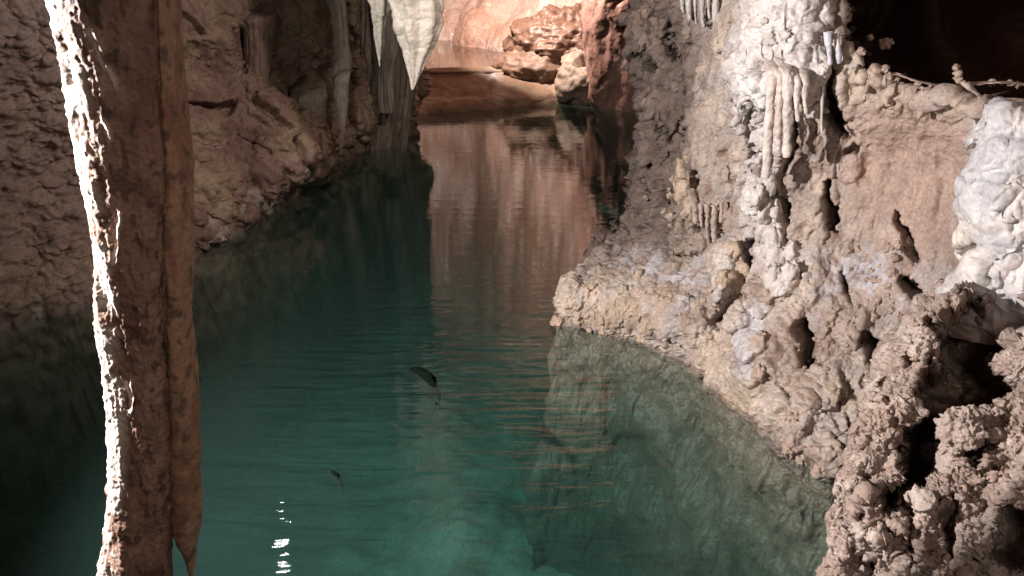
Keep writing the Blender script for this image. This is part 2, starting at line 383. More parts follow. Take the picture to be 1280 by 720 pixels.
# ------------------------------------------------------------------ tubes: stalactites, columns, curtains
def frame_tube(path, rad, na, noise_fn=None, color=(.5,.5,.5), wet=0.2, colfn=None, flat=None, seg=None):
    """path (k,3) and rad (k,) or (k,2): smooth tapered body with vertical axis sections, closed both ends"""
    path = np.array(path, float); rad = np.array(rad, float)
    if rad.ndim == 1: rad = np.stack([rad, rad], -1)
    c = seg or [10]*(len(path)-1)
    A = catmull(np.concatenate([path, rad], 1), c); c_, r_ = A[:, :3], np.maximum(A[:, 3:], 1e-4)
    a = np.linspace(0, 2*np.pi, na, endpoint=False)
    P = np.zeros((na, len(c_), 3), f32)
    P[..., 0] = c_[None, :, 0] + np.cos(a)[:, None]*r_[None, :, 0]
    P[..., 1] = c_[None, :, 1] + np.sin(a)[:, None]*r_[None, :, 1]
    P[..., 2] = c_[None, :, 2]
    Nn = np.zeros_like(P); Nn[..., 0] = np.cos(a)[:, None]; Nn[..., 1] = np.sin(a)[:, None]
    if noise_fn is not None:
        h = noise_fn(P, a[:, None], np.linspace(0, 1, len(c_))[None, :]); P = P + Nn*h[..., None]
    cc = np.zeros_like(P)+np.array(color, f32)
    if colfn is not None: cc = colfn(P, a[:, None], cc)
    n, m = P.shape[:2]
    return P, gridF(n, m, wrap=True, flip=c_[0, 2] > c_[-1, 2]), cc, np.full((n, m), wet, f32)

def stal(name, path, rad, mat, color, label=None, cat='stalactite', group=None, na=20, bumpk=40, amp=0.15, parent=None, wet=.3, seg=None, flutes=0):
    r0 = float(np.mean(rad))
    sd = random.randint(0, 999)
    def nf(P, a, t):
        h = amp*r0*(1.4*fbm(P*np.array([1, 1, .8], f32), bumpk*.35, 4, .6, s=sd) + .9*(dome(P*np.array([1, 1, 1.5], f32), bumpk, sd)-.5))
        tp = np.interp(np.linspace(0, 1, P.shape[1]), np.linspace(0, 1, len(rad)), [float(np.mean(q)) for q in rad])/r0; h = h*np.minimum(1, tp)[None, :]
        if flutes: h = h + np.minimum(1, tp)[None, :]* 0.12*r0*np.cos(flutes*a + 3*fbm(P*np.array([.2,.2,1],f32), 2, 2, s=sd))
        return h
    V, F, cc, ww = frame_tube(path, rad, na, nf, color, wet, seg=seg)
    o = link(name, mesh_np(name, V, F, cc, ww), mat, parent)
    if not parent: tag(o, label, cat, group)
    return o

# ------------------------------------------------------------------ white calcite mass on the right
CS = [
 [W(1244,140,4.28),W(1241,173,4.20),W(1226,248,4.10),W(1218,313,4.05),W(1193,368,4.05),W(1178,418,4.10)],
 [W(1238,140,3.98),W(1235,173,3.9),W(1220,248,3.8),W(1212,313,3.75),W(1187,368,3.75),W(1172,418,3.8)],
 [W(1248,148,3.75),W(1244,174,3.66),W(1232,240,3.58),W(1224,310,3.55),W(1198,360,3.55),W(1180,410,3.6)],
 [W(1255,140,3.6),W(1258,180,3.48),W(1256,250,3.4),W(1250,320,3.36),W(1235,370,3.36),W(1225,420,3.4)],
 [W(1324,144,3.55),W(1329,200,3.35),W(1334,270,3.25),W(1334,340,3.2),W(1329,390,3.2),W(1324,440,3.25)],
 [W(1434,144,3.5),W(1444,200,3.3),W(1454,280,3.15),W(1454,340,3.1),W(1454,400,3.1),W(1444,470,3.15)],
 [W(1654,144,3.6),W(1664,200,3.4),W(1664,280,3.3),W(1664,340,3.2),W(1664,400,3.2),W(1664,470,3.25)]]
toprow = [np.array([q[0][0]+.05, q[0][1]+0.35, q[0][2]-0.18]) for q in CS]
CS = [[t_]+q for t_, q in zip(toprow, CS)]
B = grid_from(CS, [30, 45, 60, 80, 50, 20], [30, 55, 75, 70, 60, 55])
N0 = blur(gnormals(B), 8)
if (N0[100, 200]*(np.array([0, 0, CAM_H])-B[100, 200])).sum() < 0: N0 = -N0
u, v, dep = proj(B); uw, vw = u+6*fbm(B, 6, 3, s=3), v+6*fbm(B, 6, 3, s=6)
H = 0.10*fbm(B, 2.2, 3, s=60)
d, _ = polyd(uw, vw, [(1228,305),(1212,330),(1185,352),(1158,376)]); H -= 0.20*(1-sst(4, 10, d)); H += 0.05*gau(np.hypot(uw-1205, vw-325), 25)
for pl in ([(1262,262),(1280,240)], [(1240,338),(1252,325)], [(1275,270),(1268,285)], [(1222,225),(1262,232)]):
    d, _ = polyd(uw, vw, pl); H -= 0.07*(1-sst(2, 7, d))
P1 = B + outw(B, N0)*H[..., None]; N1 = blur(gnormals(P1), 2); N1 *= np.sign((N1*N0).sum(-1).mean())
tm = sst(150, 230, v)
Hd = 0.040*dome(P1*np.array([1, 1, .9], f32), 10, 71)*(0.35+.65*tm) + 0.016*dome(P1, 24, 72)*(.5+.5*tm) + 0.010*fbm(P1, 18, 3, s=73) + .016*ridged(P1, 6, 3, s=70)
Hd *= np.clip((N1*N0).sum(-1)*1.3-.15, .12, 1)*(.1+.9*sst(20, 50, np.arange(B.shape[0]))[:, None])
P2 = P1 + N1*Hd[..., None]
n3 = fbm(P1, 5, 4, .6, s=74)
col = np.zeros(B.shape, f32)+np.array([0.56, 0.525, 0.515], f32)
col = mixc(col, (0.50, 0.48, 0.50), sst(0, .35, n3)); col = mixc(col, (0.66, 0.58, 0.46), gau(ell(u, v, 1205, 300, 30, 40), 1)*.7)
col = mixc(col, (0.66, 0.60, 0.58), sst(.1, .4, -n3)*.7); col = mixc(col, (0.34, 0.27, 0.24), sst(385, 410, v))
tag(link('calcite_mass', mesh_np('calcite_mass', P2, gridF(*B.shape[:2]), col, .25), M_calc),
    'large pale bluish white knobbly calcite mass bulging at the right edge', 'calcite')

# ------------------------------------------------------------------ near crumbly rock, bottom right
NS = [
 [W(1240,372,3.9),W(1180,420,3.9),W(1140,470,3.7),W(1110,520,3.6),W(1080,590,3.4),W(1050,650,3.2),W(1030,720,3.0),W(1010,800,2.8),W(1000,950,2.6)],
 [W(1190,378,3.50),W(1140,425,3.42),W(1108,470,3.34),W(1080,525,3.22),W(1074,592,3.04),W(1056,650,2.86),W(1034,715,2.70),W(1010,790,2.5),W(975,950,2.3)],
 [W(1200,388,3.32),W(1158,430,3.22),W(1128,475,3.14),W(1100,530,3.04),W(1080,595,2.88),W(1060,655,2.72),W(1040,720,2.58),W(1010,800,2.42),W(1000,960,2.2)],
 [W(1225,385,3.25),W(1185,430,3.16),W(1160,475,3.06),W(1140,530,2.96),W(1115,595,2.80),W(1095,655,2.62),W(1080,720,2.50),W(1070,800,2.38),W(1060,970,2.15)],
 [W(1262,378,3.25),W(1235,430,3.14),W(1215,475,3.06),W(1200,530,2.94),W(1180,595,2.74),W(1165,655,2.56),W(1155,720,2.44),W(1150,800,2.32),W(1140,980,2.1)],
 [W(1310,376,3.1),W(1290,430,2.98),W(1285,475,2.90),W(1275,530,2.80),W(1255,595,2.64),W(1245,655,2.50),W(1240,720,2.40),W(1235,800,2.28),W(1230,980,2.05)],
 [W(1420,380,2.9),W(1420,430,2.8),W(1415,475,2.72),W(1400,530,2.64),W(1390,595,2.52),W(1380,655,2.42),W(1370,720,2.34),W(1370,800,2.24),W(1370,980,2.0)],
 [W(1750,380,2.7),W(1750,430,2.6),W(1750,475,2.55),W(1750,530,2.5),W(1750,595,2.4),W(1750,655,2.35),W(1750,720,2.3),W(1750,800,2.2),W(1750,980,2.0)]]
toprow = [np.array([q[0][0]+.1, q[0][1]+0.6, q[0][2]-.35]) for q in NS]
NS = [[t_]+q for t_, q in zip(toprow, NS)]
B = grid_from(NS, [70, 70, 75, 90, 95, 60, 14], [30, 60, 60, 70, 80, 75, 80, 30, 12])
N0 = blur(gnormals(B), 10)
if (N0[150, 200]*(np.array([0, 0, CAM_H])-B[150, 200])).sum() < 0: N0 = -N0
u, v, dep = proj(B); uw, vw = u+14*fbm(B, 7, 4, .6, s=83), v+14*fbm(B, 7, 4, .6, s=86)
H = 0.09*fbm(B, 2.6, 3, s=80) + 0.03*ridged(B @ np.array([[.8, 0, .6], [0, 1, 0], [-.6, 0, .8]], f32)*np.array([1.8, 1, .35], f32), 4, 2, s=81)
def up(pts, w_, h, soft=False):
    global H
    d, t = polyd(uw, vw, pts); H = H + h*(gau(d, w_) if soft else bump(d, w_))
def dn(pts, w_, h):
    global H
    d, t = polyd(uw, vw, pts); H = H - h*(1-sst(w_*0.4, w_, d))
def tent(pts, w_, h):
    global H
    d, t = polyd(uw, vw, pts); H = H + h*np.clip(1-d/w_, 0, 1)
tent([(1222,386),(1186,432),(1160,478),(1140,530),(1118,600),(1100,650)], 34, .10); tent([(1185,388),(1150,440),(1122,500),(1085,580),(1060,640)], 26, .06)
tent([(1160,410),(1112,478),(1070,560),(1040,620)], 18, .05); tent([(1100,640),(1060,700),(1040,760)], 24, .05); tent([(1235,520),(1200,600),(1150,640)], 30, .06)
dn([(1176,396),(1160,430),(1138,470),(1130,490)], 5, .14); dn([(1190,402),(1172,436),(1160,462)], 4, .12)
dn([(1120,470),(1108,500)], 8, .10)
for a_, b_ in (((1085,600),(1095,615)), ((1070,560),(1090,545)), ((1060,640),(1085,650)), ((1110,660),(1125,680)), ((1080,690),(1095,700)), ((1180,655),(1190,670)), ((1130,640),(1140,645)), ((1045,690),(1050,700))):
    dn([a_, b_], 8, .10)
tent([(1240,600),(1160,660),(1110,740)], 26, .07); tent([(1290,590),(1215,680),(1180,760)], 24, .08)
dn([(1128,650),(1135,700)], 7, .08); dn([(1188,640),(1192,690)], 8, .10)
cav = [(1205,394),(1235,382),(1290,378),(1330,395),(1290,420),(1262,432),(1248,455),(1262,490),(1235,512),(1228,520),(1238,545),(1222,580),(1200,588),(1172,600),(1140,626),(1108,646),(1122,590),(1142,525),(1162,465),(1182,420)]
cv2 = [(1240,645),(1300,640),(1300,690),(1262,715),(1238,705),(1232,670)]
c1 = sst(-6, 5, polysd(uw, vw, cav)); c2 = sst(-4, 6, polysd(uw, vw, cv2)); hole = np.maximum(c1, c2*.6)
P1 = B + outw(B, N0)*(H*(1-hole))[..., None] + hole[..., None]*np.array([.33, .58, -.36], f32)*(1+.5*fbm(B, 4, 3, s=89))[..., None]
N1 = blur(gnormals(P1), 2); N1 *= np.sign((N1*N0).sum(-1).mean())
wp = P1+.03*fbm(P1, 12, 3, s=90)[..., None]
Hd = .050*cellrand(wp*np.array([1, 1, .7], f32), 8, 87) + .026*cellrand(wp, 21, 88) + .006*cellrand(P1, 48, 89) + 0.006*ridged(P1, 13, 4, .8, s=91) + .008*fbm(P1, 12, 5, .65, s=98) + 0.007*dome(P1+.02*fbm(P1, 20, 2, s=5)[..., None], 42, 93) + .012*fbm(P1, 45, 3, .7, s=94) + .012*dome(P1, 60, 95)
Hd -= 0.04*sst(.2, .45, fbm(P1, 14, 3, .6, s=97))
Hd *= np.clip((N1*N0).sum(-1)*1.3-.15, .12, 1)*(.08+.92*sst(60, 140, np.arange(B.shape[0]))[:, None])
P2 = P1 + N1*(Hd*(1-.5*hole))[..., None]; P2[..., 2] -= .15*Hd
n3 = fbm(P1, 6, 4, .6, s=96)
col = np.zeros(B.shape, f32)+np.array([0.40, 0.305, 0.26], f32)
col = mixc(col, (0.34, 0.25, 0.21), sst(0, .4, n3)); col = mixc(col, (0.50, 0.41, 0.36), sst(.05, .4, -n3)); col = mixc(col, (0.36, 0.25, 0.20), c1*.8)
tag(link('near_rock', mesh_np('near_rock', P2, gridF(*B.shape[:2]), col, .05), M_near),
    'rough crumbly pinkish brown rock with a deep dark hollow, nearest at bottom right', 'rock')
NP_, NU, NV = P2, proj(P2)[0], proj(P2)[1]

# ------------------------------------------------------------------ LEFT WALL
def lst(ub, vb, ups, lean=(-.3, .3)):
    g = G(ub, vb)
    pts = [g+np.array([.5, -.3, -2.0]), g+np.array([.15, -.1, -.7]), g] + [W(*q) for q in ups]
    l = pts[-1]; pts += [np.array([l[0]+lean[0], l[1]+lean[1], 3.6]), np.array([l[0]+lean[0]*.3, l[1]+lean[1], 7.0])]
    return pts
def lw(x, y): return [np.array([x+.5, y, -2.]), np.array([x+.1, y, -.7])]+[np.array([x-.05*z, y, z]) for z in (0, .5, 1.0, 1.5, 2.2, 3.6, 7)]
LS = [lw(-4.6, -3), lw(-4.5, 1.5), lst(-240,500,[(-260,380,4.9),(-270,240,5.1),(-270,120,5.2),(-270,0,5.2)]),
 lst(0,407,[(-5,320,6.0),(-15,210,6.25),(-20,100,6.3),(-20,-10,6.4)]),
 lst(112,376,[(110,300,6.5),(100,190,6.8),(95,90,6.9),(90,-10,7.0)]),
 lst(185,342,[(180,280,7.1),(170,180,7.5),(165,90,7.8),(160,-10,8.0)]),
 lst(242,311,[(248,262,7.7),(240,180,8.2),(235,90,8.8),(232,-10,9.2)]),
 lst(300,276,[(300,236,8.6),(290,160,9.1),(285,80,9.7),(285,-10,9.9)]),
 lst(345,245,[(345,200,9.2),(335,140,9.6),(330,70,10.2),(330,-10,10.3)]),
 lst(400,210,[(398,168,10.2),(392,110,10.6),(390,60,10.8),(392,-10,10.9)]),
 lst(437,190,[(436,150,11.3),(440,105,11.6),(440,50,11.7),(440,-10,11.8)]),
 lst(470,180,[(470,140,11.9),(470,100,12.2),(470,50,12.3),(470,-10,12.4)]),
 lst(516,167,[(517,130,12.9),(518,95,13.2),(520,50,13.3),(522,-10,13.4)]),
 lw(-2.0, 14.2), lw(-2.6, 17), lw(-4.5, 18.6), lw(-5, 26.8)]
B = grid_from(LS, [8, 12, 30, 60, 50, 50, 55, 45, 50, 40, 30, 40, 16, 20, 16, 10], [10, 20, 70, 85, 85, 85, 36, 16])
N0 = blur(gnormals(B), 10)
if (N0[260, 150]*(np.array([0, 0, CAM_H])-B[260, 150])).sum() < 0: N0 = -N0
u, v, dep = proj(B); uw, vw = u+8*fbm(B, 3, 3, s=103), v+8*fbm(B, 3, 3, s=106)
H = 0.22*fbm(B, 1.1, 3, s=100)*sst(120, 260, u) + 0.05*ridged(B, 2.5, 3, s=101)
up([(270,-20),(262,40),(285,85)], 30, .20, True); up([(318,132),(345,155),(362,190)], 30, .26, True); up([(262,160),(300,200),(330,240)], 40, .22, True)
up([(388,20),(392,60)], 24, .2, True); up([(395,120),(392,165),(380,200)], 24, .24, True); up([(240,30),(300,110)], 18, .10, True)
up([(245,215),(280,270)], 22, .12, True); up([(420,60),(425,105)], 14, .16, True); up([(200,60),(250,140)], 30, .12, True); up([(300,228),(350,218)], 20, .12, True)
dn([(318,135),(350,165)], 6, .2); dn([(226,130),(280,140)], 7, .25); dn([(300,25),(302,70),(295,95)], 6, .22); dn([(430,10),(440,60),(444,180)], 7, .35)
dn([(352,180),(372,205)], 5, .15); dn([(222,18),(238,45)], 5, .15); dn([(408,130),(410,170)], 5, .2); dn([(285,170),(330,195)], 4, .12)
dn([(372,100),(364,120)], 5, .15)
P1 = B + outw(B, N0)*H[..., None]; N1 = blur(gnormals(P1), 2); N1 *= np.sign((N1*N0).sum(-1).mean())
nearm = sst(220, 150, u)
q = P1.copy(); q[..., 2] = q[..., 2]*1.7 + .25*q[..., 0]
sc1 = ridged(q + .10*fbm(P1, 3, 3, s=7)[..., None], 5.5, 3, .55, s=110)
print('LW', (N1*N0).sum(-1).mean(), ((np.array([0,0,CAM_H])-P1)*N1).sum(-1)[150:500,100:300].mean())
dq = (P1 @ np.array([[.8, .1, .6], [-.1, 1, 0], [-.6, 0, .8]], f32))*np.array([.6, .6, 2.0], f32)
Hd = nearm*(0.022*sc1 + .035*cellrand(q*np.array([.6,.6,1.3],f32)+.1*fbm(P1,5,2,s=6)[..., None], 6, 111) + .02*dome(q, 13, 118)) + (1-nearm)*(0.022*ridged(dq, 2.6, 4, .55, s=112) + .07*cellrand(dq*np.array([1,1,.5],f32)+.12*fbm(P1,3,3,s=8)[..., None], 2.6, 119)+ .03*cellrand(dq+.05*fbm(P1,6,2,s=9)[..., None], 6.5, 120) + .02*fbm(P1, 7, 4, .6, s=113)) + .010*fbm(P1, 24, 3, .6, s=114)
lowm = sst(.8, .1, P1[..., 2])
Hd = Hd*np.clip((N1*N0).sum(-1)*1.3-.15, .12, 1)
Hd += lowm*(1-nearm)*.05*ridged(P1*np.array([1, 1, .28], f32), 4.5, 3, s=115)
P2 = P1 + N1*Hd[..., None]; P2[..., 2] -= .15*Hd
n3 = fbm(P1, 1.5, 4, .6, s=116); n4 = fbm(P1, 5, 4, .6, s=117)
col = np.zeros(B.shape, f32)+np.array([0.33, 0.225, 0.18], f32)
col = mixc(col, (0.25, 0.165, 0.13), sst(0, .4, n3)); col = mixc(col, (0.36, 0.27, 0.19), sst(0.1, .4, -n3)); col = mixc(col, (0.42, 0.37, 0.30), sst(.15, .5, n4)*lowm*.9)
col = mixc(col, (0.27, 0.22, 0.19), nearm*.5)
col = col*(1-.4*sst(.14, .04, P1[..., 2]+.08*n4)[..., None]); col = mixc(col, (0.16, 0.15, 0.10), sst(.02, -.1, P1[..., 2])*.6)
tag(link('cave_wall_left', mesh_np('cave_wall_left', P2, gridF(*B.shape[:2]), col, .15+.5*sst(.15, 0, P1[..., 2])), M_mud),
    'dim brown slabby cave wall along the left shore of the lake', kind='structure')
LP, LU, LV = P2, proj(P2)[0], proj(P2)[1]

# ------------------------------------------------------------------ far hall: dam, pool, flowstone
POOL_Z = 0.50
def rowz(pts, z0): return [np.array([x, y, z0]) for x, y in pts]
damline = [G(500,92,POOL_Z), G(540,91,POOL_Z), G(600,90,POOL_Z), G(660,88,POOL_Z), G(700,90,POOL_Z), G(760,96,POOL_Z), G(830,100,POOL_Z)]
footl = [G(500,148), G(540,142), G(600,138), G(660,132), G(705,128), G(760,124), G(840,120)]
DS = []
for a_, b_ in zip(damline, footl):
    DS.append([np.array([a_[0], a_[1]+.9, -.6]), np.array([a_[0], a_[1]+.55, POOL_Z-.06]), np.array([a_[0], a_[1]+.16, POOL_Z-.005]), np.array([a_[0], a_[1]+.0, POOL_Z+.015]),
               np.array([a_[0], a_[1]-.10, POOL_Z-.08]), a_*.45+b_*.55+np.array([0, -.12, 0]), b_, b_+np.array([0, -.2, -1.2])])
B = grid_from(DS, [40]*6, [6, 10, 14, 16, 30, 30, 14])
N0 = blur(gnormals(B), 4); 
if N0[100, 70, 1] > 0: N0 = -N0
u, v, dep = proj(B)
Hd = .05*fbm(B, 1.6, 3, s=120)*sst(POOL_Z, .3, B[..., 2]) + .012*ridged(B*np.array([.5, .5, 2], f32), 4, 3, s=121)
d, _ = polyd(u, v, [(612,96),(622,115),(628,128)]); Hd += .06*gau(d, 10)*(.6+fbm(B, 5, 3, s=123))
P2 = B+N0*Hd[..., None]
n3 = fbm(B, 2, 4, s=122); col = np.zeros(B.shape, f32)+np.array([.17, .105, .068], f32); col = mixc(col, (.22, .155, .10), sst(0, .4, n3))
col = mixc(col, (.40, .35, .33), gau(polyd(u, v, [(614,98),(622,112),(624,120)])[0], 9)*.8)  # pale patch painted in for the wet glint on the dam face
tag(link('rimstone_dam', mesh_np('rimstone_dam', P2, gridF(*B.shape[:2]), col, .35), M_mud), 'smooth brown rimstone dam with a flat lip across the far end of the lake', 'dam')

# flowstone back wall: pool edge, then cascades up
FS = []
for (ub, vb, Yt, dx) in ((430,52,21.0,0),(500,50,21,0),(540,50,20.6,0),(578,51,20.2,0),(590,57,19.4,.0),(640,66,18.4,0),(690,72,17.9,0),(745,80,17.3,0),(790,95,16.6,0),(830,110,16.2,0)):
    g = G(ub, vb, POOL_Z)
    FS.append([g+np.array([0, -.4, -1]), g, W(ub+2, vb-25, g[1]+.35), W(ub+14, vb-55, g[1]+1.0), np.array([g[0]*1.0+.3, g[1]+1.5, 3.2]), np.array([g[0]+.3, g[1]+1.5, 4.6]), np.array([g[0]+.2, g[1]+1.2, 6.5]), np.array([g[0], g[1]+.6, 9.5])])
B = grid_from(FS, [12, 22, 26, 22, 40, 40, 40, 40, 20], [10, 36, 40, 40, 40, 36, 24])
N0 = blur(gnormals(B), 6)
if N0[100, 60, 1] > 0: N0 = -N0
u, v, dep = proj(B); uw = u+5*fbm(B, 1.5, 3, s=130)
H = .30*fbm(B*np.array([1, 1, .25], f32), 1.0, 3, s=131)*sst(POOL_Z, 1.6, B[..., 2])
d, _ = polyd(uw, v, [(642,-160),(622,-10),(600,25),(582,60)]); H += .34*gau(d+0, 12)
d, _ = polyd(uw, v, [(575,-60),(572,0),(562,40)]); H += .10*gau(d, 10)
d, _ = polyd(uw, v, [(645,30),(625,60)]); H += .10*gau(d, 10)
P1 = B+N0*H[..., None]; N1 = blur(gnormals(P1), 1); N1 *= np.sign((N1*N0).sum(-1).mean())
wetm = sst(735, 765, u)
Hd = .035*ridged(P1*np.array([1, 1, .3], f32), 3.5, 4, s=132) + .012*dome(P1*np.array([1, 1, .6], f32), 9, 133)*(1+5*wetm) + wetm*.10*ridged(P1, 2.4, 3, s=134)
P2 = P1+N1*Hd[..., None]
n3 = fbm(P1, .9, 4, s=135)
col = np.zeros(B.shape, f32)+np.array([.66, .47, .39], f32); col = mixc(col, (.58, .36, .27), sst(-.05, .4, n3)); col = mixc(col, (.74, .58, .50), sst(.0, .4, -n3)*sst(600, 570, u))
col = mixc(col, (.40, .23, .18), wetm*.85)
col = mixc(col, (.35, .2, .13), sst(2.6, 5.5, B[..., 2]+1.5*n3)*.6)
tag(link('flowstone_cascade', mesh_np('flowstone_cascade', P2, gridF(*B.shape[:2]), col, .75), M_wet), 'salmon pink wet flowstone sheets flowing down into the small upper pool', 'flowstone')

def blob(name, cen, rad, mat, color, h=None, seed=0, n=64, wet=.3, label=None, cat=None, parent=None, group=None, kind=None, colfn=None):
    th = np.linspace(0, 2*np.pi, n, endpoint=False); ph = np.linspace(0.001, np.pi-.001, n//2+1)
    D = np.zeros((n, len(ph), 3), f32); D[..., 0] = np.cos(th)[:, None]*np.sin(ph); D[..., 1] = np.sin(th)[:, None]*np.sin(ph); D[..., 2] = np.cos(ph)[None]
    rad = np.array(rad, f32); P = D*rad + np.array(cen, f32)
    hh = (h or (lambda P, D: 0.25*float(rad.mean())*fbm(P, 1.2/float(rad.mean()), 4, .6, s=seed)))(P, D)
    P = P + D*hh[..., None]; cc = np.zeros_like(P)+np.array(color, f32)
    if colfn is not None: cc = colfn(P, cc)
    o = link(name, mesh_np(name, P, gridF(n, len(ph), wrap=True, flip=True), cc, np.full(P.shape[:2], wet, f32)), mat, parent)
    return tag(o, label, cat, group, kind)
# brown cauliflower boulder at the pool, smaller pale boulder, wet ribbed wall
def hb(P, D): return .12*ridged(P*np.array([.9, .9, 1.8], f32), 1.8, 3, s=141) + .10*dome((P+.1*fbm(P,3,3,s=146)[..., None])*np.array([.8, .8, 1.3], f32), 5.0, 142)+.07*cellrand(P*np.array([.7,.7,1.6],f32), 3.2, 147)+.03*fbm(P, 9, 4, .65, s=148)+.04*dome(P, 11, 143) - .1*np.abs(D[..., 2])
blob('boulder', W(722, 56, 17.4), (1.25, .9, .60), M_mud, (.14, .08, .055), hb, 1, 220, .75, 'dark brown knobbly boulder glistening above the pool', 'boulder')
blob('boulder', W(696, 84, 17.0), (.98, .6, .30), M_mud, (.15, .09, .06), hb, 2, 120, .5, 'low brown rock base between the pool and the pale boulder', 'rock')
def hp(P, D): return .16*fbm(P, 1.5, 5, .6, s=144)+.14*cellrand(P+.1*fbm(P, 2, 2, s=5)[..., None], 1.7, 149)
blob('boulder', W(736, 104, 16.0), (.56, .45, .50), M_mud, (.24, .175, .13), hp, 3, 120, .3, 'smaller smooth grey brown boulder standing in the water below the dark one', 'boulder')
def hw(P, D): return .10*ridged(P*np.array([1, 1, .4], f32), 1.3, 3, s=151)+.09*dome(P*np.array([1, 1, .7], f32), 4.2, 152)+.04*dome(P, 9, 153)
blob('wet_flowstone', W(793, 30, 15.6)+np.array([0, 0, .2]), (.75, .6, 2.4), M_wet, (.29, .165, .13), hw, 4, 300, 1.0, 'glistening reddish brown wet flowstone bulge beside the far end of the lake', 'flowstone')

# ------------------------------------------------------------------ ceiling, rear wall, lake bed
def plane_grid(x0, x1, y0, y1, nx, ny, zf):
    X, Y = np.meshgrid(np.linspace(x0, x1, nx), np.linspace(y0, y1, ny), indexing='ij'); P = np.zeros((nx, ny, 3), f32); P[..., 0] = X; P[..., 1] = Y
    P[..., 2] = 0; P[..., 2] = zf(P); return P
P = plane_grid(-7, 7, -4, 27, 260, 480, lambda P: 5.0 + 2.6*sst(11, 17, P[..., 1]) + .9*fbm(P, .45, 3, s=160)+.35*ridged(P, 1.4, 4, s=161) )
n3 = fbm(P, 1, 3, s=162); col = np.zeros(P.shape, f32)+np.array([.30, .21, .16], f32); col = mixc(col, (.45, .36, .28), sst(.0, .4, n3))
tag(link('cave_ceiling', mesh_np('cave_ceiling', P, gridF(*P.shape[:2], flip=True), col, .2), M_mud), 'dark uneven rock ceiling of the cave', kind='structure')
P = plane_grid(-8, 8, -2.5, 9, 90, 90, lambda P: P[..., 1]*0)
P = np.stack([P[..., 0], -3.2+.4*fbm(P, .8, 3, s=165), P[..., 1]], -1)
tag(link('cave_wall_rear', mesh_np('cave_wall_rear', P, gridF(*P.shape[:2]), np.zeros(P.shape, f32)+np.array([.28, .2, .16], f32), .1), M_mud), 'rough brown cave wall behind the viewpoint', kind='structure')
P = plane_grid(-8, 8, 21.5, 25, 40, 40, lambda P: P[..., 1]*0); P[..., 2] = (P[..., 1]-21.5)*3.2-1; P[..., 1] = 26.5
tag(link('cave_wall_end', mesh_np('cave_wall_end', P, gridF(*P.shape[:2]), np.zeros(P.shape, f32)+np.array([.5, .33, .25], f32), .1), M_mud), 'pink brown wall closing the far hall', kind='structure')
P = plane_grid(-6, 6, -3.5, 19, 220, 420, lambda P: -2.2 + .35*fbm(P, .6, 3, s=170)+.10*fbm(P, 3, 4, s=171)+.06*dome(P, 2.2, 172) )
n3 = fbm(P, 1.2, 4, s=173); col = np.zeros(P.shape, f32)+np.array([.62, .63, .54], f32); col = mixc(col, (.38, .39, .31), sst(.0, .4, n3))
tag(link('lake_bed', mesh_np('lake_bed', P, gridF(*P.shape[:2]), col, .0), M_mud), 'pale silty bed under the green lake', kind='structure')

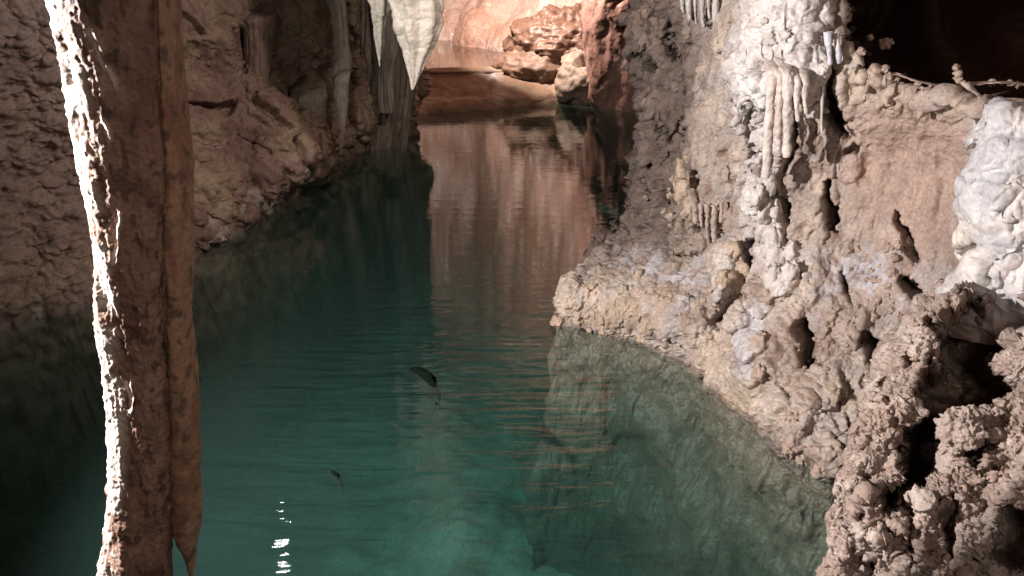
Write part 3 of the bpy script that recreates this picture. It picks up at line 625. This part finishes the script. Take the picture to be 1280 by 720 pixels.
# ------------------------------------------------------------------ water
def water_mat(name, deep, body, ripple, kx, ky, mixbody=.35):
    m, nt, N = new_mat(name); L = nt.links.new
    out = N('ShaderNodeOutputMaterial'); geo = N('ShaderNodeNewGeometry')
    mp = N('ShaderNodeMapping'); mp.inputs['Scale'].default_value = (kx, ky, 1); mp.inputs['Rotation'].default_value = (0, 0, math.radians(-5)); L(geo.outputs['Position'], mp.inputs['Vector'])
    n1 = N('ShaderNodeTexNoise', Scale=1.0, Detail=2.5, Roughness=.45, Distortion=.5); L(mp.outputs[0], n1.inputs['Vector'])
    mp2 = N('ShaderNodeMapping'); mp2.inputs['Scale'].default_value = (kx*2.2, ky*2.6, 1); mp2.inputs['Rotation'].default_value = (0, 0, math.radians(7)); L(geo.outputs['Position'], mp2.inputs['Vector'])
    n3 = N('ShaderNodeTexNoise', Scale=1.0, Detail=2.0, Roughness=.5, Distortion=.3); L(mp2.outputs[0], n3.inputs['Vector'])
    sm = N('ShaderNodeMath', operation='MULTIPLY_ADD'); L(n3.outputs[0], sm.inputs[0]); sm.inputs[1].default_value = .35; L(n1.outputs[0], sm.inputs[2])
    # stirred patch round the swimming fish, calmer water further off
    ds = N('ShaderNodeVectorMath', operation='DISTANCE'); L(geo.outputs['Position'], ds.inputs[0]); ds.inputs[1].default_value = (.5, 4.3, 0)
    gn = N('ShaderNodeMapRange', interpolation_type='SMOOTHSTEP'); gn.inputs['From Min'].default_value = .5; gn.inputs['From Max'].default_value = 3.0; gn.inputs['To Min'].default_value = 1.0; gn.inputs['To Max'].default_value = .16
    L(ds.outputs['Value'], gn.inputs['Value'])
    st = N('ShaderNodeMath', operation='MULTIPLY'); L(sm.outputs[0], st.inputs[0]); L(gn.outputs[0], st.inputs[1])
    b = N('ShaderNodeBump', Strength=1.0, Distance=ripple); L(st.outputs[0], b.inputs['Height'])
    fr_ = N('ShaderNodeFresnel', IOR=1.33); L(b.outputs[0], fr_.inputs['Normal'])
    fb_ = N('ShaderNodeMath', operation='SUBTRACT'); fb_.inputs[0].default_value = 1; L(geo.outputs['Backfacing'], fb_.inputs[1])
    fr = N('ShaderNodeMath', operation='MULTIPLY'); L(fr_.outputs[0], fr.inputs[0]); L(fb_.outputs[0], fr.inputs[1])
    gl = N('ShaderNodeBsdfGlossy', Roughness=.015); L(b.outputs[0], gl.inputs['Normal'])
    tr = N('ShaderNodeBsdfTransparent'); tr.inputs[0].default_value = (*deep, 1)
    df = N('ShaderNodeBsdfDiffuse'); df.inputs[0].default_value = (*body, 1); 
    b2 = N('ShaderNodeBump', Strength=1.0, Distance=ripple*6.0); L(st.outputs[0], b2.inputs['Height']); L(b2.outputs[0], df.inputs['Normal'])
    m1 = N('ShaderNodeMixShader', Fac=mixbody); L(tr.outputs[0], m1.inputs[1]); L(df.outputs[0], m1.inputs[2])
    m2 = N('ShaderNodeMixShader'); L(fr.outputs[0], m2.inputs['Fac']); L(m1.outputs[0], m2.inputs[1]); L(gl.outputs[0], m2.inputs[2])
    L(m2.outputs[0], out.inputs[0])
    va = N('ShaderNodeVolumeAbsorption'); va.inputs['Color'].default_value = (.40, .66, .63, 1); va.inputs['Density'].default_value = .80
    L(va.outputs[0], out.inputs['Volume'])
    return m
M_water = water_mat('lake_water', (.92, .95, .94), (.070, .165, .145), .014, 1.3, 7.0, .12)
V = np.array([[-7, -3.6, 0], [7, -3.6, 0], [7, 19, 0], [-7, 19, 0], [-7, -3.6, -3], [7, -3.6, -3], [7, 19, -3], [-7, 19, -3]], f32)
F = [[0, 1, 2, 3], [7, 6, 5, 4], [0, 4, 5, 1], [1, 5, 6, 2], [2, 6, 7, 3], [3, 7, 4, 0]]
me = mesh_np('lake_water', V, F); me.polygons.foreach_set('use_smooth', [False]*6)
tag(link('lake_water', me, M_water), 'still teal green cave lake with fine ripples', kind='structure')
M_pool = water_mat('pool_water', (.9, .95, .9), (.20, .12, .08), .002, 2, 6, .5)
edge = [(p[0], p[1]+.13) for p in damline]; back = [(p[1][0], p[1][1]+.25) for p in FS][1:]
V = [(x, y, POOL_Z) for x, y in edge]+[(x, y, POOL_Z) for x, y in back[::-1]]
me = bpy.data.meshes.new('pool_water'); me.from_pydata(V, [], [list(range(len(V)))]); M_pool.node_tree.nodes['Volume Absorption'].inputs['Density'].default_value = 0
for l_ in [l for l in M_pool.node_tree.links if l.to_socket.name == 'Volume']: M_pool.node_tree.links.remove(l_)
tag(link('pool_water', me, M_pool), 'small still pool mirroring the pink flowstone behind the dam', kind='structure')

# ------------------------------------------------------------------ foreground column
YC = 2.2
def row(v, l, r): 
    a, b = W(l, v, YC), W(r, v, YC); return (a+b)/2, (b[0]-a[0])/2
rows = [row(v, l, r) for v, l, r in ((-260,10,214),(-80,55,214),(0,68,216),(60,80,219),(100,87,221),(200,98,222),(300,116,218),(400,122,216),(500,134,218),(600,137,219),(660,128,218),(720,122,220),(860,118,228),(1200,110,250),(1800,100,280))]
path = [r[0] for r in rows]; rad = [(r[1], r[1]*.9) for r in rows]
def streak(P):
    uu, vv, _ = proj(P); uu = uu+5*fbm(P, 12, 3, s=231)
    return np.clip(sum(gau(polyd(uu, vv, p_)[0], w_) for p_, w_ in (([(113,38),(124,62),(132,84),(141,108)], 4.5), ([(125,150),(134,165),(137,178)], 4), ([(150,268),(147,300),(144,330)], 2.6), ([(158,478),(166,500),(160,520)], 3))), 0, 1)*(P[..., 1] < YC)
def cn(P, a, t):
    seam = .008*np.cos(3*a+1.2+1.5*fbm(P*np.array([0, 0, 1], f32), 1.6, 2, s=200))
    leftm = sst(-.2, -.8, np.cos(a)-.3*np.sin(a))
    return -.020 + .010*streak(P) + seam + .018*fbm(P*np.array([1, 1, .25], f32), 5, 3, s=201) + .005*ridged(P*np.array([1, 1, .1], f32), 16, 2, s=202) + leftm*(.003*ridged(P, 14, 3, .5, s=203)+.0045*dome(P, 45, 204)) + .004*fbm(P, 40, 3, .6, s=205)+.003*ridged(P*np.array([1, 1, .25], f32), 30, 2, s=206)
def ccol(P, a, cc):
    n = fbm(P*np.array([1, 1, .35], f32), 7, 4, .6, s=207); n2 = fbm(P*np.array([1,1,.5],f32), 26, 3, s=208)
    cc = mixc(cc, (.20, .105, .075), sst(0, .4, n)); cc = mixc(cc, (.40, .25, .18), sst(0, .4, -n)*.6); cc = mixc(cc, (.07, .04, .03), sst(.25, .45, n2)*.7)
    lm = sst(.1, .55, -np.cos(a)+.25*n+.0*P[..., 0]); cc = mixc(cc, (.60, .52, .46), lm*sst(-.1, .25, fbm(P, 9, 3, s=209)+.1)*.9); return mixc(cc, (.60, .50, .44), np.clip(streak(P)*1.3-.2-.5*n2, 0, 1))  # left side painted paler to strengthen the lamp-lit rim; pale streaks on top
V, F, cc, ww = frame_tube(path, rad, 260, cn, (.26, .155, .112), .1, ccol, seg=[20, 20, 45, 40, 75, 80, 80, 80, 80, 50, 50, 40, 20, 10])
colroot = bpy.data.objects.new('flowstone_column', None); C.objects.link(colroot); colroot.location = path[-1]*1.0
tag(colroot, 'tall dark brown flowstone column in front with a glaring white lit left edge', 'column')
def child(name, V, F, cc, ww, mat, root):
    o = link(name, mesh_np(name, np.asarray(V)-np.array(root.location, f32), F, cc, ww), mat, root); return o
child('shaft', V, F, cc, ww, M_col, colroot)
rows = [row(v, l, r) for v, l, r in ((-120,203,212),(40,204,217),(150,205,227),(210,208,235),(300,205,236),(360,210,235),(400,212,233),(450,212,239),(520,212,243),(600,214,245),(660,216,247),(690,222,247),(708,228,246),(722,234,241))]
path2 = [r[0]+np.array([0, .02, 0]) for r in rows]; rad2 = [(r[1], .075) for r in rows]; rad2[-1] = (.010, .014); rad2[-2] = (.016, .03); rad2[-3] = (.024, .05)
def cn2(P, a, t): return .006*fbm(P*np.array([1, 1, .4], f32), 9, 3, s=211)+.004*fbm(P, 35, 3, s=212)
def ccol2(P, a, cc):
    n = fbm(P*np.array([1, 1, .35], f32), 8, 4, .6, s=213); n2 = fbm(P, 24, 2, s=214)
    cc = mixc(cc, (.26, .13, .08), sst(0, .4, n)); return mixc(cc, (.08, .05, .035), sst(.22, .4, n2)*.7)
V, F, cc, ww = frame_tube(path2, rad2, 70, cn2, (.36, .21, .14), .1, ccol2, seg=[16]+[22]*12)
child('drapery_lobe', V, F, cc, ww, M_col, colroot)
# ------------------------------------------------------------------ white stalactites over the lake, left of centre
def px_tube(rows_, Y, squash=.8, top=None):
    pa, ra = [], []
    for v_, l, r in rows_:
        a, b = W(l, v_, Y), W(r, v_, Y); pa.append((a+b)/2); ra.append(((b[0]-a[0])/2, (b[0]-a[0])/2*squash))
    if top:
        pa = [pa[0]+np.array([top[0], 0, top[1]]), pa[0]+np.array([top[0]*.4, 0, top[1]*.45])]+pa; ra = [(top[2], top[2]*squash), (ra[0][0]*.5+top[2]*.5, (ra[0][0]*.5+top[2]*.5)*squash)]+ra
    return pa, ra
pa, ra = px_tube([(0,462,487),(20,465,483),(45,468,480),(65,471,477),(83,474,475)], 8.2, top=(-.05, 2.8, .35))
stal('stalactite', pa, ra, M_calc, (.62, .57, .50), 'thin cream white stalactite left of the broad one', na=60, bumpk=14, amp=.2, seg=[20, 20]+[25]*4, group='white stalactites hanging over the lake', flutes=5)
pa, ra = px_tube([(-20,484,556),(0,488,552),(30,494,550),(55,500,542),(75,506,532),(95,511,524),(112,514,517)], 8.0, top=(.05, 2.6, .6))
stal('stalactite', pa, ra, M_calc, (.66, .60, .52), 'broad cream white stalactite tapering to a point over the far water', na=110, bumpk=10, amp=.10, seg=[20, 20]+[26]*6, group='white stalactites hanging over the lake', flutes=7)

# fluted curtains on the left wall
def curtain(rows_, Y, fl, color, label, squash=.7, top=None):
    pa, ra = px_tube(rows_, Y, squash, top)
    if not top: pa = [pa[0]+np.array([0, .35, .12])]+pa; ra = [(ra[0][0]*.5, ra[0][1]*.4)]+ra
    sd = random.randint(0, 99)
    R = float(np.mean([r[0] for r in ra]))
    def nf(P, a, t): return .10*R*np.abs(np.sin(fl*a*.5+1.6*fbm(P*np.array([.3, .3, .8], f32), 2, 2, s=sd)))**.6 + .16*R*fbm(P*np.array([1, 1, .22], f32), 2.2/R*.6, 3, s=sd+1)+.02*R*fbm(P, 18, 2, s=sd+2)
    def cf(P, a, cc):
        n = fbm(P*np.array([1, 1, .2], f32), 6, 3, s=sd+3); return mixc(cc, tuple(np.array(color)*.6), sst(0, .4, n))
    V, F, cc, ww = frame_tube(pa, ra, 200, nf, color, .3, cf, seg=[26]*(len(pa)-1))
    return tag(link('stone_curtain', mesh_np('stone_curtain', V, F, cc, ww), M_flute), label, 'flowstone curtain', 'fluted stone curtains on the left wall')
curtain([(-40,442,520),(30,446,520),(90,446,517),(140,445,512),(182,447,505),(220,450,500)], 12.1, 26, (.30, .235, .19), 'broad fluted stone curtain dropping into the lake under the white stalactites', .6, top=(-.1, 3, .8))
curtain([(-30,470,500),(20,474,497),(60,476,494),(100,474,490),(140,476,492)], 11.45, 10, (.34, .28, .24), 'narrow grey ribbed fold standing out from the broad curtain', .8, top=(0, 2, .3))
curtain([(95,420,436),(115,417,435),(150,414,432),(180,412,428),(200,408,426)], 10.8, 12, (.42, .37, .30), 'slim pale fluted curtain reaching the waterline beside the dark recess')
curtain([(20,302,342),(40,306,340),(70,308,338),(95,310,336),(108,314,334)], 9.75, 14, (.34, .25, .20), 'short fluted curtain high on the left wall above the slanting slab')
curtain([(-30,395,430),(0,398,430),(40,402,434),(75,408,436),(112,412,434)], 11.0, 9, (.36, .30, .25), 'mottled grey stone curtain above the slim fluted one', top=(0, 2, .4))
curtain([(118,365,408),(150,368,406),(185,375,402),(212,380,398),(230,384,396)], 10.0, 8, (.36, .28, .22), 'pale streaked flowstone apron between the boulders and slim curtain')

# ------------------------------------------------------------------ stalactites and knobs of the right wall
def hang(pts, w_, Yo, lab, col_=(.60, .52, .48), amp=.5, mat=None, name='stalactite', cat='stalactite', grp='slender stalactites under the white flowstone'):
    mm = (np.abs(RU-pts[0][0]) < 10) & (np.abs(RV-pts[0][1]) < 12) & (RP[..., 1] < 8.5); Y = float(np.percentile(RP[..., 1][mm], 12))-Yo if mm.any() else on_wall(*pts[0])[1]-Yo; pa = [W(a, b, Y) for a, b in pts]; r = w_/FPX*Y
    k = len(pts); ra = [r*1.15]+[r*(1-.25*i/(k-1)) for i in range(1, k-1)]+[r*.3]
    pa.insert(0, pa[0]+(np.array([0, .16, .07]) if w_ > 3.5 else np.array([0, .02, .04]))); ra.insert(0, r*1.4)
    pa.insert(-1, pa[-1]+np.array([0, 0, r*.8])); ra.insert(-1, ra[-2]*.85)
    return stal(name, pa, ra, mat or M_calc, col_, lab, cat, grp, na=36, bumpk=22, amp=amp, seg=[20]*(len(pa)-1))
hang([(966,88),(963,120),(960,170),(957,222)], 6.0, .05, 'longest of the slender pale stalactites, touching the knobbly pillar below')
hang([(974,92),(975,120),(974,160),(973,188)], 5.0, .04, 'thin pinkish stalactite between the longest and the thickest one', (.60, .48, .43))
hang([(985,92),(985,120),(984,160),(982,197)], 6.0, .06, 'thick pale stalactite with a blunt end right of the thin pinkish one')
hang([(996,98),(996,125),(997,152)], 3.6, .06, 'short tapering stalactite right of the thick one', (.62, .54, .52))
hang([(1006,98),(1006,125),(1007,143)], 4.2, .06, 'short stubby stalactite with a rounded whitish tip')
hang([(1028,118),(1027,145),(1027,166)], 1.7, .06, 'needle thin stalactite right of all the others in the cluster', amp=.2)
hang([(1035,50),(1037,68),(1037,82)], 3.2, .12, 'small bluish stalactite near the black passage, left one of the pair', (.55, .54, .60))
hang([(1046,52),(1048,68),(1048,80)], 3.0, .12, 'small bluish stalactite near the black passage, right one of the pair', (.55, .54, .60))
for i, (a, b, c, d_) in enumerate(((868,256,869,280),(876,262,877,284),(884,262,886,314),(893,264,892,303),(902,260,901,279))):
    hang([(a, b), ((a+c)/2, (b+d_)/2), (c, d_)], (3.6, 2.2, 2.8, 3.2, 2.4)[i], .04, ['first short tan drip stalactite under the round left knob','second short tan drip stalactite of the row of five','middle and longest tan drip stalactite of the row of five','fourth tan drip stalactite of the row of five','rightmost tan drip stalactite of the row of five'][i], (.42, .33, .28), grp='tan drip stalactites in a row')
for i, (a, d_) in enumerate(((853,16),(861,26),(869,30),(878,34),(886,24),(894,38))):
    hang([(a, -18), (a, d_*.5), (a+1, d_)], (2.4, 3.0, 1.8, 2.8, 2.0, 3.2)[i], .10, 'small grey stalactite at the top edge, number apart by its length %s' % ['shortest', 'second', 'middle', 'longer', 'thin', 'longest'][i] if 0 else ['shortest small grey stalactite at the top edge, leftmost of its row','small grey stalactite second from the left at the top edge','small grey stalactite third from the left at the top edge','small grey stalactite fourth from the left at the top edge','thin short grey stalactite second from the right in the top row','longest small grey stalactite, rightmost of the top row'][i], (.50, .46, .43), grp='small grey stalactites at the top edge')

# lumpy knobs: parts of the wall, shared meshes
def knob_mesh(i, color, n=26, sharp=.3):
    th = np.linspace(0, 2*np.pi, n, endpoint=False); ph = np.linspace(0.001, np.pi-.001, n//2+1)
    D = np.zeros((n, len(ph), 3), f32); D[..., 0] = np.cos(th)[:, None]*np.sin(ph); D[..., 1] = np.sin(th)[:, None]*np.sin(ph); D[..., 2] = np.cos(ph)[None]
    P = D*(1+sharp*fbm(D+i*7.7, 1.4, 3, .55, s=i)+.16*dome(D+i*3.1, 2.2, i)+.55*cellrand(D+i*2.3, 1.5, i+50)+.2*cellrand(D+i, 3.4, i+60))[..., None]
    return mesh_np('knob', P, gridF(n, len(ph), wrap=True, flip=True), np.zeros(P.shape, f32)+np.array(color, f32), np.full(P.shape[:2], .2, f32))
KM = {k: [knob_mesh(i+j*10, c_) for i in range(4)] for j, (k, c_) in enumerate((('brown', (.40, .30, .24)), ('white', (.56, .50, .46)), ('tan', (.46, .35, .26)), ('blue', (.50, .50, .54)), ('dark', (.22, .165, .135))))}
rs = np.random.RandomState(5)
def knobs(kind, region, n, r0, r1, mat, parent=WR, sz=(1, 1, 1), sink=.25, name='knob', PP=None):
    src = PP or (RP, RU, RV)
    x0, y0, x1, y1 = region; sel = np.argwhere((src[1] > x0) & (src[1] < x1) & (src[2] > y0) & (src[2] < y1) & (src[0][..., 1] < 9))
    if not len(sel): return
    for k in range(n):
        i, j = sel[rs.randint(len(sel))]; p = src[0][i, j]; r = (r0+(r1-r0)*rs.rand()**2)/FPX*max(1.0, p[1])
        o = bpy.data.objects.new(name, KM[kind][rs.randint(4)]); C.objects.link(o); o.parent = parent
        if not o.data.materials: o.data.materials.append(mat)
        tocam = np.array([0, 0, CAM_H])-p; tocam /= np.linalg.norm(tocam)
        o.location = p - tocam*r*sink; o.scale = (r*sz[0]*rs.uniform(.8, 1.25), r*sz[1]*rs.uniform(.8, 1.2), r*sz[2]*rs.uniform(.8, 1.3))
        o.rotation_euler = (rs.uniform(-.4, .4), rs.uniform(-.4, .4), rs.uniform(0, 6))
# chain of white knobs, the pillar under the long stalactite
def chain(lst, kind, mat, sink=.4, el=1.1):
    for (a, b, r) in lst:
        p = on_wall(a, b); rr = r/FPX*p[1]; o = bpy.data.objects.new('knob', KM[kind][rs.randint(4)]); C.objects.link(o); o.parent = WR
        if not o.data.materials: o.data.materials.append(mat)
        tocam = np.array([0, 0, CAM_H])-p; tocam /= np.linalg.norm(tocam); o.location = p-tocam*rr*sink; o.scale = (rr, rr, rr*el); o.rotation_euler = (0, 0, rs.uniform(0, 6))
chain([(962,232,9),(955,262,10),(968,262,8),(958,285,11),(966,305,12),(972,325,12),(988,318,10),(968,348,11),(988,342,10),(946,245,8)], 'white', M_calc, .3, 1.7)
chain([(858,222,14),(856,240,11),(918,320,13),(922,345,14),(916,370,12),(800,345,6),(862,262,9),(905,350,9)], 'tan', M_rock, .5, 1.5)
chain([(962,372,12),(953,428,11),(950,468,10),(1040,400,8),(1000,575,10),(1025,590,11),(990,520,8),(985,565,8)], 'brown', M_rock)
chain([(1124,-300,5)], 'brown', M_rock)
knobs('tan', (720, 360, 900, 425), 60, 2, 4.5, M_rock)
knobs('brown', (830, 200, 930, 330), 16, 2, 5, M_rock, sink=.5)
knobs('brown', (860, 330, 930, 470), 14, 2, 5, M_rock, sink=.5)
knobs('brown', (995, 380, 1060, 470), 14, 2, 5, M_rock, sink=.5)
knobs('brown', (1050, 300, 1150, 400), 40, 2.5, 6, M_rock)
knobs('white', (940, 0, 1050, 110), 30, 3, 8, M_calc)
knobs('dark', (795, 0, 860, 330), 40, 3, 7, M_rock)

# the rim of crumbs along the black passage and the loose lumps
lipn = [(1063,8),(1058,20),(1066,30),(1060,42),(1070,48),(1075,60),(1085,62),(1080,75),(1092,76),(1098,86),(1106,80),(1112,90),(1122,92),(1130,88),(1138,93),(1146,95),(1155,97),(1165,100),(1178,104),(1190,104),(1198,92),(1195,84),(1199,100),(1205,106),(1212,112),(1220,118),(1228,124),(1240,128),(1252,104),(1240,103),(1262,104),(1272,106)]
for (a, b) in lipn:
    p = on_wall(a, b+6) if a < 1240 else W(a, b, 4.0)
    if a in (1198, 1195, 1199, 1252, 1240, 1262, 1272): p = W(a, b, 4.12)
    r = rs.uniform(2, 5)/FPX*p[1]*1.0
    o = bpy.data.objects.new('nodule', KM['brown'][rs.randint(4)]); C.objects.link(o); o.parent = WR
    o.location = p; o.scale = (r*rs.uniform(.8, 1.3), r, r*rs.uniform(.6, 1.1)); o.rotation_euler = tuple(rs.uniform(0, 3, 3))

# stone rib under the passage rim
c_ = [W(1120,92,4.35), W(1150,102,4.28), W(1185,107,4.2), W(1225,104,4.12), W(1262,103,4.05), W(1300,108,4.0), W(1360,112,4.0)]
stal('stone_rib', c_, [(.02, .03)]*7, M_rock, (.42, .31, .26), 'thin crusted rib of stone spanning the mouth of the black passage', 'rock rib', na=24, bumpk=20, amp=.8)
c_ = [W(1205,102,4.1), W(1220,116,4.05), W(1240,130,3.95), W(1262,136,3.9)]
stal('stone_rib', c_, [(.012, .014)]*4, M_rock, (.42, .33, .30), 'short slanting rib of stone just above the white calcite', 'rock rib', na=24, bumpk=20, amp=.8)
def ang(P, D): return .35*np.abs(fbm(D, 1.3, 2, s=61))*0.05
blob('loose_stone', W(1107, 54, 4.9), (.035, .03, .032), M_rock, (.46, .36, .30), lambda P, D: .02*fbm(D, 1.6, 3, s=301), 5, 40, .1, 'pale angular stone sitting in the mouth of the black passage', 'stone')
blob('loose_stone', W(1088, 47, 4.85), (.016, .016, .016), M_rock, (.48, .38, .32), lambda P, D: .009*fbm(D, 1.6, 3, s=302), 6, 26, .1, 'tiny stone left of the pale angular one in the black passage', 'stone')
g = G(697, 405)
blob('shore_stone', g+np.array([0, 0, .02]), (.055, .05, .05), M_rock, (.44, .31, .23), lambda P, D: .018*fbm(D, 1.6, 3, s=303), 7, 60, .2, 'small brown stone in the water at the tip of the ledge', 'stone')
# boulder in the hollow of the near rock, with its little neck and pebble
def hn(P, D): return .035*cellrand(P, 13, 315)+.016*cellrand(P, 30, 316)+.012*ridged(P, 14, 4, .7, s=311)+.010*dome(P, 42, 312)+.02*fbm(P, 18, 4, .7, s=314)+.03*fbm(P, 7, 2, s=313)
hb_ = bpy.data.objects.new('hollow_boulder', None); C.objects.link(hb_); hb_.location = W(1200, 585, 2.78)
tag(hb_, 'crumbly pinkish boulder on a narrow neck inside the dark hollow', 'boulder')
def cblob(name, cen, rad, h, n, parent, color=(.42, .33, .285)):
    o = blob(name, cen, rad, M_near, color, h, 1, n, .05, parent=parent); M_ = np.array(parent.location)
    me = o.data; a = np.zeros(len(me.vertices)*3, f32); me.vertices.foreach_get('co', a); a = a.reshape(-1, 3)-M_; me.vertices.foreach_set('co', a.ravel().astype(f32)); return o
cblob('head', W(1200, 540, 2.80), (.06, .06, .075), hn, 150, hb_); cblob('neck', W(1192, 582, 2.80), (.035, .04, .07), hn, 80, hb_)
blob('loose_stone', W(1214, 512, 2.80), (.011, .011, .009), M_near, (.42, .3, .25), lambda P, D: .004*fbm(D, 1.6, 3, s=305), 8, 24, .1, 'tiny pebble perched on top of the boulder in the hollow', 'stone')
knobs('tan', (1040, 400, 1270, 720), 110, 1.5, 4.5, M_near, bpy.data.objects['near_rock'], PP=(NP_, NU, NV), name='nodule')

# ------------------------------------------------------------------ fish
M_fish, nt, N_ = new_mat('fish_skin'); o_ = N_('ShaderNodeOutputMaterial'); b_ = N_('ShaderNodeBsdfPrincipled', Roughness=.4); b_.inputs['Base Color'].default_value = (.006, .009, .007, 1); b_.inputs['Specular IOR Level'].default_value = 0.0
tn = N_('ShaderNodeTexNoise', Scale=60.0); cr = N_('ShaderNodeMapRange'); cr.inputs['To Min'].default_value = .2; cr.inputs['To Max'].default_value = .6
nt.links.new(tn.outputs[0], cr.inputs[0]); nt.links.new(cr.outputs[0], b_.inputs['Roughness']); nt.links.new(b_.outputs[0], o_.inputs[0])
def fish(pts, z, wmax, label):
    P_ = [G(a, b, z) for a, b in pts]; root = bpy.data.objects.new('fish', None); C.objects.link(root); root.location = P_[len(P_)//2]
    tag(root, label, 'fish', 'dark fish swimming in the lake'); off = np.array(root.location)
    A = catmull(np.array(P_), [8]*(len(P_)-1)); n = len(A); t = np.linspace(0, 1, n)
    r = wmax*np.clip(np.sin(np.pi*np.clip(t*.93+.07, 0, 1)**.75), .12, 1); T = np.gradient(A, axis=0); T /= np.linalg.norm(T, axis=1, keepdims=True)
    S = np.cross(T, [0, 0, 1]); a = np.linspace(0, 2*np.pi, 16, endpoint=False)
    V = A[None]+np.cos(a)[:, None, None]*S[None]*(r*.95)[None, :, None]; V[..., 2] += np.sin(a)[:, None]*r[None]
    V[:, 0] = A[0]; o = link('body', mesh_np('body', V-off, gridF(16, n, wrap=True)), M_fish, root)
    e, d = A[-1]-off, T[-1]; s_ = S[-1]; h = wmax*1.1
    def fin(name, vs):
        vs = [np.array(q) for q in vs]; th = s_*.002; V = [q-th for q in vs]+[q+th for q in vs]; k = len(vs)
        me = bpy.data.meshes.new(name); me.from_pydata([tuple(q) for q in V], [], [list(range(k)), list(range(2*k-1, k-1, -1))]+[[i, (i+1) % k, k+(i+1) % k, k+i] for i in range(k)])
        link(name, me, M_fish, root)
    Z = np.array([0, 0, 1.])
    fin('tail', [e-d*h*.3, e+d*h+Z*h*.9+s_*h*.5, e+d*h*.6, e+d*h-Z*h*.9+s_*h*.5])
    m = A[n//2]-off; dm = T[n//2]; fin('dorsal_fin', [m-dm*h+Z*wmax*.9, m-dm*h*.2+Z*wmax*1.6, m+dm*h*1.1+Z*wmax*.75])
    q = A[n//4]-off; sq = S[n//4]
    for sg in (-1, 1): fin('side_fin', [q+sq*sg*wmax*.4, q+sq*sg*wmax*1.5+T[n//4]*wmax*1.2-Z*wmax*.3, q+T[n//4]*wmax*1.3+sq*sg*wmax*.5])
fish([(508,466),(524,470),(537,480),(545,494),(549,506)], -.040, .064, 'larger dark fish curving its tail near the middle of the lake')
fish([(410,590),(418,596),(424,605),(428,615)], -.026, .030, 'smaller dark fish in the lower left water near the column')

# ------------------------------------------------------------------ lamp that mirrors in the water at the bottom edge
M_em, nt, N_ = new_mat('lamp_glass'); o_ = N_('ShaderNodeOutputMaterial'); e_ = N_('ShaderNodeEmission', Strength=220.0); nt.links.new(e_.outputs[0], o_.inputs[0])
M_blk, nt, N_ = new_mat('lamp_metal'); o_ = N_('ShaderNodeOutputMaterial'); b_ = N_('ShaderNodeBsdfPrincipled', Roughness=.5); b_.inputs['Base Color'].default_value = (.03, .03, .03, 1); nt.links.new(b_.outputs[0], o_.inputs[0])
root = bpy.data.objects.new('spot_lamp', None); C.objects.link(root); root.location = (-2.74, 7.72, 2.9)
tag(root, 'small lit cave lamp hung high over the left side of the lake', 'lamp')
Q = G(349, 702); Dm = Q-np.array([0, 0, CAM_H]); Dm[2] *= -1; Lp = Q+Dm*(2.9/Dm[2]); root.location = Lp
blob('lamp_glass', (0, 0, 0), (.046, .046, .044), M_em, (1, 1, 1), lambda P, D: P[..., 0]*0, 0, 24, parent=root)
pa = [np.array([0, 0, .04]), np.array([0, 0, .065]), np.array([0, 0, .16]), np.array([0, 0, .3]), np.array([0, 0, 1.2])]
V, F, cc, ww = frame_tube(pa, [.028, .04, .03, .008, .008], 20); link('housing', mesh_np('housing', V, F, cc, ww), M_blk, root)
